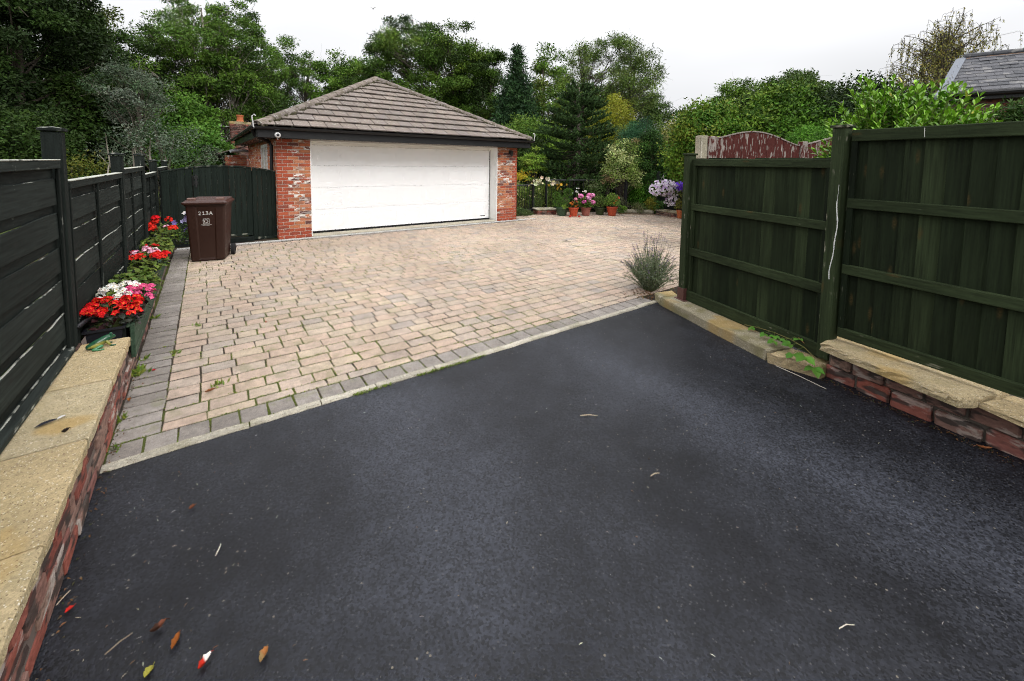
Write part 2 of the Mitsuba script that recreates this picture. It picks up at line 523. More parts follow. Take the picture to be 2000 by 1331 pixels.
# pale concrete edging strip between yard and driveway
xs = [-.545, .18, .62, 1.02, 1.52, 2.42, 3.34, 4.25, 4.63]
yo = [0, .004, .002, .006, -.002, .003, 0, .002]
for k in range(len(xs) - 1):
    m1 = MB()
    n = 10; X = np.linspace(xs[k] + .004, xs[k + 1] - .004, n)
    ring = []
    for x in X:
        e = yo[k] + rng.normal(0, .002); e2 = rng.normal(0, .0035); zt = .010 + rng.normal(0, .0018)
        ring.append([[x, 3.128 + e + e2, -.06], [x, 3.128 + e + e2, zt - .012], [x, 3.137 + e + e2 * .6, zt], [x, 3.183 + e, zt + .001], [x, 3.190 + e, zt - .010], [x, 3.190 + e, -.06]])
    V = np.array(ring).reshape(-1, 3); F = []
    for a in range(n - 1):
        for b in range(5):
            F.append([a * 6 + b, a * 6 + b + 1, (a + 1) * 6 + b + 1, (a + 1) * 6 + b][::-1])
    F.append([0, 1, 2, 3]); F.append([0, 3, 4, 5]); e = (n - 1) * 6; F.append([e + 3, e + 2, e + 1, e]); F.append([e + 5, e + 4, e + 3, e])
    m1.add(V, F, (tone(.80, .98), .25)); put('paved_yard__edging_strip', m1, 'm_stone')

# drain channel along the garage front
dk = thing('drain_channel', 'long grey slotted drain channel running along the foot of the garage door', 'drain')
mb = MB()
mb.add(*cbox(-.5, 8.4, 10.168, 10.181, -.05, .004, .002), (.62, .62, .60)); mb.add(*cbox(-.5, 8.4, 10.252, 10.265, -.05, .004, .002), (.62, .62, .60))
put(dk + '__frame', mb, 'm_matte')
mb = MB()
x = -.49
while x < 8.38:
    mb.add(*bx(x, x + .021, 10.1812, 10.2518, -.02, .002), jit((.40, .40, .39), .15)); x += .034
put(dk + '__grating', mb, 'm_matte')
mb = MB(); mb.add(*bx(-.49, 8.39, 10.1815, 10.2515, -.05, -.021), (.01, .01, .01)); put(dk + '__trough', mb, 'm_matte')
# ---------------------------------------------------------------- garage
gk = thing('garage', 'detached red brick double garage with a white sectional door and hipped brown tile roof', 'garage')
GX0, GX1, GY0, GY1 = 1.243, 7.70, 10.287, 17.6
DX0, DX1, DY = 1.905, 6.983, 10.66
BZ = 2.20
COURSE = BZ / 29.0


def wall_mortar(key, boxes, col=(.50, .45, .38)):
    m1 = MB()
    for b in boxes:
        m1.add(*bx(*b), col)
    put(key, m1, 'm_matte')


wall_mortar(gk + '__pier', [(GX0 + .006, DX0 - .006, GY0 + .006, DY + .2, -.05, BZ)])
wall_mortar(gk + '__pier', [(DX1 + .006, GX1 - .006, GY0 + .006, DY + .2, -.05, BZ)])


def pier_bricks(pk, xa, xb, flip):
    L, J = .2150, .010
    for k in range(29):
        z0 = k * COURSE + .005; z1 = (k + 1) * COURSE - .005
        x = xa
        first = (.5 if (k % 2 == 0) ^ flip else 1.0)
        plain = k < 3 or rng.random() < .02
        while x < xb - .02:
            w = L * first if x == xa else L
            x1 = min(x + w, xb)
            if xb - x1 < .045:
                x1 = xb
            m1 = MB()
            u = (x - xa) / (xb - xa)
            if plain:
                t, e = tone(0, .3), .0
            else:
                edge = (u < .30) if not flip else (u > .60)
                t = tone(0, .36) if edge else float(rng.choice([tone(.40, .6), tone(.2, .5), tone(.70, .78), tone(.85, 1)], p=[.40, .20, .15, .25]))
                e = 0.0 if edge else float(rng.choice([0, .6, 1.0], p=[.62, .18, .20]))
            py = rng.normal(0, .0012)
            m1.add(*cbox(x + .0005, x1 - J + .0005 if x1 < xb else x1, GY0 - .002 + py, GY0 + .10, z0, z1, .003), (t, e))
            put(pk + '__brick', m1, 'm_brick')
            x = x1


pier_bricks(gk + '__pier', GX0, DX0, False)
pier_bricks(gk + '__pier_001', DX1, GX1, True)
# side and rear walls: real brickwork joined in one part per wall
mb = MB(); mb.add(*bx(GX0 + .006, GX0 + .22, DY + .2, GY1, -.05, BZ + .02), (.40, .36, .31)); mb.add(*bx(GX1 - .22, GX1 - .006, DY + .2, GY1, -.05, BZ + .02), (.40, .36, .31))
mb.add(*bx(GX0 + .22, GX1 - .22, GY1 - .2, GY1, -.05, BZ + .02), (.40, .36, .31)); put(gk + '__wall', mb, 'm_matte')
mb = MB()
for k in range(29):
    yy = GY0 + .11 + (.11 if k % 2 else 0)
    while yy < GY1 - .2:
        z0 = k * COURSE + .005; z1 = (k + 1) * COURSE - .005
        if not (11.9 < yy + .1 < 13.3 and .95 < z0 < 2.12):
            mb.add(*bx(GX0 - .002, GX0 + .05, yy, yy + .214, z0, z1), (float(rng.choice([tone(0, .3), tone(.35, .65), tone(.8, 1)], p=[.25, .5, .25])), float(rng.random() < .15)))
        yy += .225
put(gk + '__wall__brickwork', mb, 'm_brick', num=False); stuff(gk + '__wall__brickwork')
# side window (white frame and pane)
m1 = MB()
for b in ((GX0 - .012, GX0 + .06, 11.92, 11.99, .95, 2.12), (GX0 - .012, GX0 + .06, 13.21, 13.28, .95, 2.12), (GX0 - .012, GX0 + .06, 11.99, 13.21, 2.05, 2.12), (GX0 - .012, GX0 + .06, 11.99, 13.21, .95, 1.03), (GX0 - .010, GX0 + .06, 12.57, 12.62, 1.03, 2.05)):
    m1.add(*bx(*b), (.80, .80, .79))
put(gk + '__window', m1, 'm_satin')
m1 = MB(); m1.add(*bx(GX0 + .03, GX0 + .036, 11.99, 13.21, 1.03, 2.05), (.03, .035, .04)); put(gk + '__window__pane', m1, 'm_gloss')
# floor sill, reveal, header
m1 = MB(); m1.add(*bx(DX0 - .004, DX1 + .004, GY0 - .02, DY + .1, -.05, .020), (.78, .05)); put(gk + '__sill', m1, 'm_stone')
m1 = MB(); m1.add(*cbox(DX1 - .022, DX1 + .004, GY0 + .004, DY + .02, .021, BZ - .03, .003), (.80, .80, .78)); put(gk + '__jamb', m1, 'm_satin')
m1 = MB(); m1.add(*cbox(DX0 - .004, DX0 + .02, GY0 + .004, DY + .02, .021, BZ - .03, .003), (.80, .80, .78)); put(gk + '__jamb', m1, 'm_satin')
m1 = MB(); m1.add(*bx(DX0 + .0, DX1, GY0 + .01, DY + .1, BZ - .03, BZ + .02), (.74, .73, .69)); m1.add(*cbox(DX0 + .021, DX1 - .023, DY - .035, DY + .03, 2.098, BZ - .031, .003), (.76, .75, .70)); put(gk + '__header', m1, 'm_satin')
# sectional door: four sections with raised panels
dz = [.066, .580, 1.100, 1.617, 2.096]
WH = (.885, .89, .90)
for k in range(4):
    z0, z1 = dz[k] + .0016, dz[k + 1] - .0016
    s = gk + '__door_section' + (f'_{k:03d}' if k else '')
    m1 = MB(); m1.add(*cbox(DX0 + .023, DX1 - .05, DY, DY + .04, z0, z1, .004), WH); put(s, m1, 'm_satin', num=False)
    if k == 3:
        pass
    for a in range(7):
        x0 = 2.13 + a * .690; x1 = x0 + .535
        if x1 > DX1 - .06:
            x1 = DX1 - .075
        pz0, pz1 = z0 + .10, z1 - .10
        m1 = MB()
        # a pressed frame: a moulding ring and a raised field
        for b in ((x0, x1, pz0, pz0 + .022), (x0, x1, pz1 - .022, pz1), (x0, x0 + .022, pz0 + .022, pz1 - .022), (x1 - .022, x1, pz0 + .022, pz1 - .022)):
            m1.add(*cbox(b[0], b[1], DY - .0030, DY + .002, b[2], b[3], .0022), WH)
        m1.add(*cbox(x0 + .05, x1 - .05, DY - .0025, DY + .002, pz0 + .05, pz1 - .05, .002), WH)
        put(s + '__pressed_panel', m1, 'm_satin')
m1 = MB(); m1.add(*bx(DX0 + .023, DX1 - .024, DY + .03, DY + .05, .02, 2.099), (.02, .02, .02)); put(gk + '__door_gap', m1, 'm_matte')
m1 = MB(); m1.add(*cbox(DX0 + .022, DX1 - .024, DY - .012, DY + .03, .030, .064, .004), (.012, .012, .013)); put(gk + '__door_seal', m1, 'm_matte')
m1 = MB(); m1.add(*cbox(6.62, 6.80, DY - .008, DY + .002, .135, .158, .002), (.05, .05, .06)); put(gk + '__door_badge', m1, 'm_satin')

# roof geometry
EX0, EX1, EY0, EY1, EZ = .835, 7.985, 9.90, 17.95, 2.405
AX, RISE = (EX0 + EX1) / 2, 1.86
AY0 = EY0 + 3.45; AY1 = EY1 - 3.45
A0 = np.array([AX, AY0, EZ + RISE]); A1 = np.array([AX, AY1, EZ + RISE])
c00, c10, c11, c01 = (np.array([a, b, EZ]) for a, b in ((EX0, EY0), (EX1, EY0), (EX1, EY1), (EX0, EY1)))
rk = gk + '__roof'
m1 = MB()
dn = np.array([0, 0, -.03])
for poly in ([c00, c10, A0], [c10, c11, A1, A0], [c11, c01, A1], [c01, c00, A0, A1]):
    p = np.array(poly) + dn
    m1.add(p, [[0, 1, 2]] if len(p) == 3 else [[0, 1, 2, 3]], (.04, .035, .03))
put(rk, m1, 'm_matte')


def tile_slope(origin, ux, us, width_fn, slen, kind):
    """Plain tiles laid in courses on a slope: origin at the eave, ux along the eave, us up the slope."""
    nrm = np.cross(ux, us)
    g = slen / 11.0; tw = .330
    out = []
    for k in range(11):
        s0 = k * g; s1 = s0 + g + .06
        a, b = width_fn(s0); a2, b2 = width_fn(min(s1, slen))
        off = (.5 if k % 2 else 0) * tw * .0 + (k % 3) * .013
        x = -.3 - off + (tw / 2 if k % 2 else 0)
        region = Polygon([(a, s0), (b, s0), (b2, min(s1, slen)), (a2, min(s1, slen))])
        while x < b + .1:
            pg = region.intersection(sbox(x + .008, s0 - .0, x + tw - .008, s1))
            if pg.area > .004 and pg.geom_type == 'Polygon':
                v, f = extrude(shapely.geometry.polygon.orient(pg), .024)
                tilt = .050 * (1 - (v[:, 1] - s0) / (g + .06)) + rng.normal(0, .0028)
                P = origin + v[:, :1] * ux + v[:, 1:2] * us + (v[:, 2:] + tilt[:, None]) * nrm
                out.append((P, f, (tone(), .25 if k > 8 else 0.05)))
            x += tw
    return out


UX = np.array([1.0, 0, 0]); SL = math.hypot(3.45, RISE); US = np.array([0, 3.45 / SL, RISE / SL])
for P, f, c in tile_slope(c00, UX, US, lambda s: (EX0 * 0 + 3.575 * s / SL, 7.15 - 3.575 * s / SL), SL, 'front'):
    m1 = MB(); m1.add(P, f, c); put(rk + '__tile', m1, 'm_tile')
SL2 = math.hypot(3.575, RISE)
mb = MB()
for P, f, c in tile_slope(c01, np.array([0, -1.0, 0]), np.array([3.575 / SL2, 0, RISE / SL2]), lambda s: (3.45 * s / SL2, (EY1 - EY0) - 3.45 * s / SL2), SL2, 'l'):
    mb.add(P, f, c)
for P, f, c in tile_slope(c10, np.array([0, 1.0, 0]), np.array([-3.575 / SL2, 0, RISE / SL2]), lambda s: (3.45 * s / SL2, (EY1 - EY0) - 3.45 * s / SL2), SL2, 'r'):
    mb.add(P, f, c)
put(rk + '__side_tiles', mb, 'm_tile', num=False); stuff(rk + '__side_tiles')


def hip(a, b, n, r0=.115):
    """Half-round hip tiles, overlapping, from a up to b."""
    d = (b - a) / np.linalg.norm(b - a); L = np.linalg.norm(b - a) / n
    side = np.cross(d, [0, 0, 1]); side /= np.linalg.norm(side); up = np.cross(side, d)
    ang = np.linspace(-.2, math.pi + .2, 11)
    for k in range(n):
        V = []
        for s, r in ((-.005, r0 + .014), (L * .93, r0), (L * 1.0, r0)):
            for th in ang:
                V.append(a + d * (k * L + s) + side * r * 1.05 * math.cos(th) + up * (r * .80 * math.sin(th) - .02))
        for th in ang:
            V.append(a + d * (k * L - .005) + side * (r0 - .012) * math.cos(th) + up * ((r0 - .01) * .80 * math.sin(th) - .02))
        F = []
        m = len(ang)
        for r in range(2):
            for q in range(m - 1):
                F.append([r * m + q, r * m + q + 1, (r + 1) * m + q + 1, (r + 1) * m + q])
        for q in range(m - 1):
            F.append([3 * m + q, 3 * m + q + 1, q + 1, q])
        m1 = MB(); m1.add(V, F, (tone(.6, 1), .55)); put(rk + '__hip_tile', m1, 'm_tile')


up_ = np.array([0, 0, .045])
hip(c00 + up_ + [0.03, .03, 0], A0 + up_, 13); hip(c10 + up_ + [-.03, .03, 0], A0 + up_, 13); hip(A0 + up_, A1 + up_, 4)
m1 = MB()                                                       # moss and mortar bedding along the hips
for a, b in ((c00, A0), (c10, A0)):
    for k in range(420):
        t = rng.random(); p = a + (b - a) * t + up_ * .2
        sx = 1 if a is c00 else -1
        o = rng.uniform(.06, .15)
        p = p + np.array([sx * o, -o * .5, 0])
        p[2] = EZ + (p[1] - EY0) * RISE / 3.45 + rng.uniform(.035, .065)
        s = rng.uniform(.010, .026)
        v, f = bx(-s, s, -s, s, -s, s)
        m1.add(xf(v, M(*p, *rng.uniform(0, 3, 3))), f, jit((.055, .05, .026), .4))
put(rk + '__moss', m1, 'm_matte'); stuff(rk + '__moss')
for cx_, sg in ((c00, -1), (c10, 1)):                           # hip irons
    m1 = MB(); m1.add(*tube([cx_ + [sg * .03, -.02, -.02], cx_ + [sg * .05, -.03, .14], cx_ + [sg * .055, -.03, .20], cx_ + [sg * .02, -.03, .235], cx_ + [-sg * .01, -.03, .21]], .013, 6), (.55, .55, .55)); put(rk + '__hip_iron', m1, 'm_satin')
# fascia, soffit, gutters
BK = (.007, .007, .008)
m1 = MB()
m1.add(*cbox(EX0 + .04, EX1 - .06, EY0 + .030, EY0 + .055, 2.195, EZ - .005, .003), BK); m1.add(*bx(EX0 + .06, EX1 - .08, EY0 + .055, GY0 + .02, 2.21, 2.225), BK)
m1.add(*cbox(EX0 + .030, EX0 + .055, EY0 + .056, EY1 - .03, 2.195, EZ - .005, .003), BK); m1.add(*bx(EX0 + .056, GX0 + .02, GY0 + .021, EY1 - .05, 2.21, 2.225), BK)
m1.add(*cbox(EX1 - .055, EX1 - .030, EY0 + .056, EY1 - .03, 2.195, EZ - .005, .003), BK)
put(gk + '__fascia', m1, 'm_satin')


def gutter(a, b):
    a, b = np.array(a), np.array(b); d = (b - a) / np.linalg.norm(b - a); s = np.cross(d, [0, 0, 1])
    th = np.linspace(math.pi, 2 * math.pi, 9); V, F = [], []
    for e in (a, b):
        for r in (.058, .052):
            for q in th:
                V.append(e + s * r * math.cos(q) + np.array([0, 0, r * math.sin(q)]))
    for q in range(8):
        F += [[q, q + 1, 18 + q + 1, 18 + q], [9 + q + 1, 9 + q, 27 + q, 27 + q + 1], [q + 1, q, 9 + q, 9 + q + 1], [18 + q, 18 + q + 1, 27 + q + 1, 27 + q]]
    F += [[0, 18, 27, 9], [8, 17, 35, 26]]
    m1 = MB(); m1.add(V, F, BK); put(gk + '__gutter', m1, 'm_satin')


gutter([EX0 - .02, EY0 - .03, EZ + .005], [EX1 + .02, EY0 - .03, EZ + .005]); gutter([EX0 - .03, EY1, EZ + .005], [EX0 - .03, EY0 - .03, EZ + .005]); gutter([EX1 + .03, EY0, EZ + .005], [EX1 + .03, EY1, EZ + .005])
m1 = MB(); m1.add(*tube([[EX0 - .02, EY0 + .35, EZ - .05], [EX0 + .02, EY0 + .42, 2.24], [GX0 - .10, GY0 + .32, 2.13], [GX0 - .06, GY0 + .32, 2.05], [GX0 - .06, GY0 + .32, .05]], .036, 10), BK); put(gk + '__downpipe', m1, 'm_satin')

# camera on the fascia and lamp on the right pier
ck = thing('security_camera', 'small round white security camera under the black fascia above the left pier', 'camera')
m1 = MB(); v, f = lathe([(0, .0), (.035, .0), (.052, .015), (.058, .04), (.05, .07), (.036, .085), (.030, .080)], 18); m1.add(xf(v, M(1.225, EY0 + .028, 2.25, rx=math.pi / 2)), f, (.75, .75, .75)); put(ck + '__housing', m1, 'm_satin', smooth=True)
m1 = MB(); v, f = lathe([(.031, .0), (.03, .006), (.018, .012), (0.0005, .014)], 16); m1.add(xf(v, M(1.225, EY0 + .028 - .076, 2.25, rx=math.pi / 2)), f, (.02, .02, .025)); put(ck + '__lens', m1, 'm_gloss', smooth=True)
m1 = MB(); m1.add(*tube([[1.225, EY0 - .01, 2.20], [1.225, EY0 - .015, 2.15]], .006, 6), (.5, .5, .5)); put(ck + '__aerial', m1, 'm_satin')
lk = thing('wall_lamp', 'small black lantern on the brick pier at the right end of the garage door', 'wall lamp')
m1 = MB(); m1.add(*cbox(7.385, 7.455, GY0 - .03, GY0 - .004, 2.0, 2.12, .006), (.015, .015, .015)); m1.add(*tube([[7.42, GY0 - .03, 2.10], [7.42, GY0 - .09, 2.12], [7.42, GY0 - .10, 2.09]], .008, 6), (.015, .015, .015)); put(lk + '__bracket', m1, 'm_satin')
m1 = MB(); v, f = lathe([(.0005, .12), (.03, .105), (.055, .085), (.05, .08), (.035, -.03), (.042, -.04), (.02, -.05), (.0005, -.055)], 6); m1.add(xf(v, M(7.42, GY0 - .10, 2.0)), f, (.02, .02, .02)); put(lk + '__lantern', m1, 'm_satin')

# building behind the garage, with its chimney
ok_ = thing('brick_outbuilding', 'low brick outbuilding with a mossy lean-to roof and tall chimney behind the garage', 'building')
m1 = MB(); m1.add(*bx(.56, 1.2, 17.75, 21.5, -.05, 1.86), (.40, .36, .31)); put(ok_ + '__wall', m1, 'm_matte')
mb = MB()
for k in range(25):
    x = .56 - (.11 if k % 2 else 0)
    while x < 1.2:
        a, b = max(x, .56), min(x + .214, 1.2)
        if b - a > .03:
            mb.add(*bx(a, b, 17.742, 17.80, k * .075 + .005, k * .075 + .07), (float(rng.choice([tone(.4, .65), tone(.8, 1), tone(0, .3)])), float(rng.random() < .2)))
        x += .225
    yy = 17.76
    while yy < 21.4:
        mb.add(*bx(.552, .60, yy, yy + .214, k * .075 + .005, k * .075 + .07), (tone(), float(rng.random() < .2))); yy += .225
put(ok_ + '__wall__brickwork', mb, 'm_brick', num=False); stuff(ok_ + '__wall__brickwork')
for r in range(5):
    for k in range(3):
        m1 = MB(); x0 = .36 + k * .30; y0 = 17.55 + r * .8; z = 1.88 + .34 * (x0 - .36)
        v, f = bx(0, .33, 0, .79, 0, .03); v[:, 2] += v[:, 0] * .36; m1.add(xf(v, M(x0, y0, z + .02)), f, (tone(), .8)); put(ok_ + '__roof_slab', m1, 'm_tile')
m1 = MB(); m1.add(*tube([[.33, 17.5, 1.90], [.33, 21.6, 1.90]], .05, 8), BK); m1.add(*tube([[.33, 17.55, 1.88], [.42, 17.68, 1.78], [.53, 17.69, 1.66], [.53, 17.69, .1]], .035, 8), BK); put(ok_ + '__gutter', m1, 'm_satin')
m1 = MB(); m1.add(*tube([[.70, 17.1, 2.0], [1.20, 17.4, 2.02]], .055, 10), (.42, .43, .44)); put(ok_ + '__pipe', m1, 'm_satin')
m1 = MB(); m1.add(*bx(.96, 1.66, 22.0, 22.7, -.05, 3.10), (.14, .11, .09)); put(ok_ + '__chimney', m1, 'm_matte')
mb = MB()
for k in range(12, 44):
    pr_ = .03 if k in (40, 41) else (.05 if k == 42 else (.03 if k == 43 else 0))
    if k >= 43:
        continue
    x = .96 - (.11 if k % 2 else 0) - pr_
    while x < 1.66 + pr_:
        a, b = max(x, .96 - pr_), min(x + .214, 1.66 + pr_)
        if b - a > .03:
            mb.add(*bx(a, b, 21.985 - pr_, 22.06, k * .0755 + .005, k * .0755 + .07), (tone(), 0.3))
        x += .225
    mb.add(*bx(.945 - pr_, 1.0, 22.061, 22.7, k * .0755 + .005, k * .0755 + .07), (tone(), 0.3))
put(ok_ + '__chimney__brickwork', mb, 'm_oldbrick', num=False); stuff(ok_ + '__chimney__brickwork')
m1 = MB(); m1.add(*bx(.90, 1.72, 21.93, 22.76, 3.25, 3.36), (.3, .9)); m1.add(*bx(.96, 1.66, 22.0, 22.7, 3.1, 3.25), (.3, .5)); put(ok_ + '__chimney__cap', m1, 'm_stone')
m1 = MB(); v, f = lathe([(.15, 0), (.145, .05), (.125, .08), (.115, .24), (.14, .26), (.14, .31), (.10, .31), (.09, .1)], 16); m1.add(xf(v, M(1.31, 22.3, 3.36)), f, (.42, .13, .055)); put(ok_ + '__chimney__pot', m1, 'm_matte', smooth=False)
# ---------------------------------------------------------------- local frames for straight fences
class Line:
    """u along the fence, w out of its face, z up."""
    def __init__(s, o, d, n):
        s.o = np.array([o[0], o[1], 0.0]); s.d = np.array([d[0], d[1], 0.0]); s.n = np.array([n[0], n[1], 0.0])
        s.flip = np.cross(s.d, s.n)[2] < 0

    def put(s, v, f):
        v = np.asarray(v, float); f = np.asarray(f)
        P = s.o + v[:, :1] * s.d + v[:, 1:2] * s.n + v[:, 2:] * [0, 0, 1]
        return P, (f[:, ::-1] if s.flip else f)

    def box(s, mb, u0, u1, w0, w1, z0, z1, c, ch=.004):
        v, f = cbox(u0, u1, w0, w1, z0, z1, ch)
        mb.add(*s.put(v, f), c)


HZ = .5


def wavy_board(L, mb, u0, u1, w, th, z0, z1, t, tilt=.010, amp=.006, wear=1.0, n=14):
    """A waney-edged horizontal board: wavy top edge whose upper face is worn pale, with caught skylight painted in."""
    U = np.linspace(u0, u1, n); ph = rng.uniform(0, 50)
    wz = np.interp(U, np.linspace(u0, u1, 7), rng.normal(0, amp, 7)) + rng.normal(0, amp * .3, n)
    bz = np.interp(U, np.linspace(u0, u1, 4), rng.normal(0, amp * .5, 4))
    body, edge = [], []
    for k, u in enumerate(U):
        zt = z1 + wz[k]; zb = z0 + bz[k]
        body.append([[u, w + tilt + th, zb], [u, w + th, zt - .0045], [u, w, zt - .002], [u, w + tilt, zb]])
        edge.append([[u, w + th, zt - .0045], [u, w + th * .55, zt], [u, w, zt - .002]])
    F = []
    for k in range(n - 1):
        for a in range(4):
            b = (a + 1) % 4
            F.append([k * 4 + a, (k + 1) * 4 + a, (k + 1) * 4 + b, k * 4 + b])
    F.append([0, 1, 2, 3]); e = (n - 1) * 4; F.append([e + 3, e + 2, e + 1, e])
    F = np.array(F)[:, ::-1]
    v, f = L.put(np.array(body).reshape(-1, 3), F)
    mb.add(v, f, (t, HZ + .05))
    F = []
    for k in range(n - 1):
        for a in range(2):
            F.append([k * 3 + a, (k + 1) * 3 + a, (k + 1) * 3 + a + 1, k * 3 + a + 1])
    v, f = L.put(np.array(edge).reshape(-1, 3), np.array(F)[:, ::-1])
    mb.add(v, f, (t, HZ + .45 * wear))


# ---------------------------------------------------------------- left fence
lf = thing('panel_fence', 'dark stained waney lap panel fence with tall capped posts along the left wall', 'fence')
d_ = np.array([.0164, 1.0]); d_ /= np.linalg.norm(d_)
LF = Line((-.877, 0), d_, (d_[1], -d_[0]))


def lpanel(u0, u1, zt, zb, mids, rail):
    pk = reserve(lf + '__panel')
    # frame: battens and rails
    for m in [u0 + .018, *mids, u1 - .018]:
        m1 = MB(); LF.box(m1, m - .018, m + .018, -.018, .0, zb, zt - .06, (tone(0, .45), .12)); put(pk + '__batten', m1, 'm_dark')
    m1 = MB(); LF.box(m1, u0, u1, -.050, .004, zt - .060, zt - .006, (tone(.4, 1), HZ + .10)); put(pk + '__top_rail', m1, 'm_dark'); m1 = MB(); LF.box(m1, u0, u1, -.053, .008, zt - .0055, zt + .004, (tone(.5, 1), HZ + .36)); put(pk + '__capping', m1, 'm_dark')
    z = zt - .135; edges = sorted([u0 + .036] + [q for m in mids for q in (m - .021, m + .021)] + [u1 - .036])
    spans = [(u0 + .01, u1 - .01)]
    m1 = MB(); wavy_board(LF, m1, u0 + .01, u1 - .01, -.044, .009, z - .03, zt - .055, tone(), 0, .001, .0); put(pk + '__board', m1, 'm_dark')
    while z > zb + .05:
        zl = max(z - .165, zb + .01)
        m1 = MB(); wavy_board(LF, m1, u0 + .01, u1 - .01, -.032, .010, zl, z, tone(), .004, .006, float(rng.uniform(.25, .75))); put(pk + '__board', m1, 'm_dark')
        m1 = MB(); wavy_board(LF, m1, u0 + .01, u1 - .01, -.046, .009, max(z - .24, zb), zl + .03, tone(0, .5), 0, .002, .2); put(pk + '__board', m1, 'm_dark')
        z -= .235
    if rail:
        m1 = MB(); v, f = cbox(u0, u1, -.05, .018, zb, zb + .05, .004); v[v[:, 2] > zb + .03, 2] -= np.where(v[v[:, 2] > zb + .03, 1] > 0, .016, 0); m1.add(*LF.put(v, f), (tone(.4, 1), HZ + .14)); put(pk + '__bottom_rail', m1, 'm_dark')


lpanel(.62, 2.22, 1.733, .372, [1.42], True)
lpanel(2.34, 4.165, 1.733, .372, [2.55], True)
lpanel(4.37, 6.46, 1.578, .30, [5.28], False)
lpanel(6.62, 8.175, 1.617, .28, [7.22], False)
lpanel(8.40, 9.80, 1.497, .26, [8.99], False)
lpanel(10.62, 11.9, 1.56, .10, [11.3], False)


def lpost(u, z0, z1, wd=.098, w0=-.095, w1=.006):
    m1 = MB(); LF.box(m1, u, u + wd, w0, w1, z0, z1 - .03, (tone(.1, .7), .075), .006); k = put(lf + '__post', m1, 'm_dark')
    m1 = MB(); v, f = cbox(u - .014, u + wd + .014, w0 - .014, w1 + .014, z1 - .0255, z1 - .004, .004); m1.add(*LF.put(v, f), (tone(.2, .6), HZ + .15))
    top = np.array([[u - .01, w0 - .01, z1 - .0042], [u + wd + .01, w0 - .01, z1 - .0042], [u + wd + .01, w1 + .01, z1 - .0042], [u - .01, w1 + .01, z1 - .0042], [u + wd / 2, (w0 + w1) / 2, z1 + .008]])
    m1.add(*LF.put(top, [[0, 1, 4], [1, 2, 4], [2, 3, 4], [3, 0, 4]]), (.5, HZ + .24)); put(lf + '__post_cap', m1, 'm_dark')


for u, z0, z1 in ((2.225, .36, 1.95), (4.215, .365, 1.955), (6.49, .2, 1.798), (8.24, .2, 1.805), (9.845, .2, 1.71), (11.92, .1, 1.69)):
    lpost(u, z0, z1)
m1 = MB(); m1.add(*cbox(-.905, -.785, 4.165, 4.315, .362, .376, .003), (.06, .035, .028)); put(lf + '__post_shoe', m1, 'm_matte')

# ---------------------------------------------------------------- gate at the end of the drive
gt = thing('arched_gate', 'dark green boarded garden gate with an arched top beside the garage', 'gate')
arch = lambda x: 1.607 - .117 * ((x - .28) / .96) ** 2
for xa, xb, zb, nbd in ((-.70, -.222, .10, 4), (-.208, .786, .115, 10), (.800, 1.238, .015, 5)):
    lk_ = reserve(gt + '__leaf'); yb = 10.515
    for z in (zb + .12, .85, arch(xa) - .17 if xa > .5 else 1.32):
        m1 = MB(); m1.add(*cbox(xa + .01, xb - .01, yb + .022, yb + .06, z, z + .09, .004), (tone(), .1)); put(lk_ + '__ledge', m1, 'm_gate')
    wd = (xb - xa) / nbd
    for k in range(nbd):
        a, b = xa + k * wd + .0008, xa + (k + 1) * wd - .0008
        m1 = MB(); yy = yb + rng.normal(0, .0015)
        q = lambda y, i: [[a, y, zb], [b, y, zb]]
        v, f = cbox(a, b, yy, yy + .02, zb, 1.0, .005)
        tp = v[:, 2] > .9
        v[tp, 2] += arch(v[tp, 0]) - 1.0 - .02
        m1.add(v, f, (tone(), 0.0)); put(lk_ + '__board', m1, 'm_gate')
    m1 = MB(); X = np.linspace(xa, xb, 9)
    ring = np.array([[[x, y, arch(x) + dz_] for y, dz_ in ((yb - .012, -.022), (yb + .045, -.022), (yb + .045, .006), (yb - .012, .004))] for x in X]).reshape(-1, 3)
    F = [[k * 4 + a, k * 4 + (a + 1) % 4, (k + 1) * 4 + (a + 1) % 4, (k + 1) * 4 + a] for k in range(8) for a in range(4)] + [[3, 2, 1, 0], [32, 33, 34, 35]]
    m1.add(ring, np.array(F)[:, ::-1], (tone(.4, 1), .25)); put(lk_ + '__capping', m1, 'm_gate')
    m1 = MB(); m1.add(*cbox(xa + .004, xb - .004, yb - .014, yb + .001, zb, zb + .05, .004), (tone(.5, 1), .7)); put(lk_ + '__bottom_rail', m1, 'm_gate')
m1 = MB()
for z in (1.33, 1.22):
    m1.add(*cbox(-.195, -.125, 10.498, 10.512, z, z + .06, .004), (.012, .012, .012)); m1.add(*tube([[-.21, 10.503, z - .02], [-.21, 10.503, z + .08]], .009, 8), (.012, .012, .012))
m1.add(*cbox(-.175, -.145, 10.492, 10.508, 1.16, 1.42, .004), (.014, .014, .014)); put(gt + '__latch', m1, 'm_satin')
m1 = MB(); m1.add(*cbox(.70, .88, 10.541, 10.60, .0, 1.50, .004), (.1, .0)); put(gt + '__post', m1, 'm_gate')
m1 = MB(); m1.add(*cbox(-.214, -.2115, 10.507, 10.53, 1.20, 1.30, .001), (.6, .6, .58)); put(gt + '__strike_plate', m1, 'm_satin')
m1 = MB(); m1.add(*bx(-.70, .795, 10.40, 10.60, -.05, .085), (.2, .0)); put(gt + '__step', m1, 'm_dark')

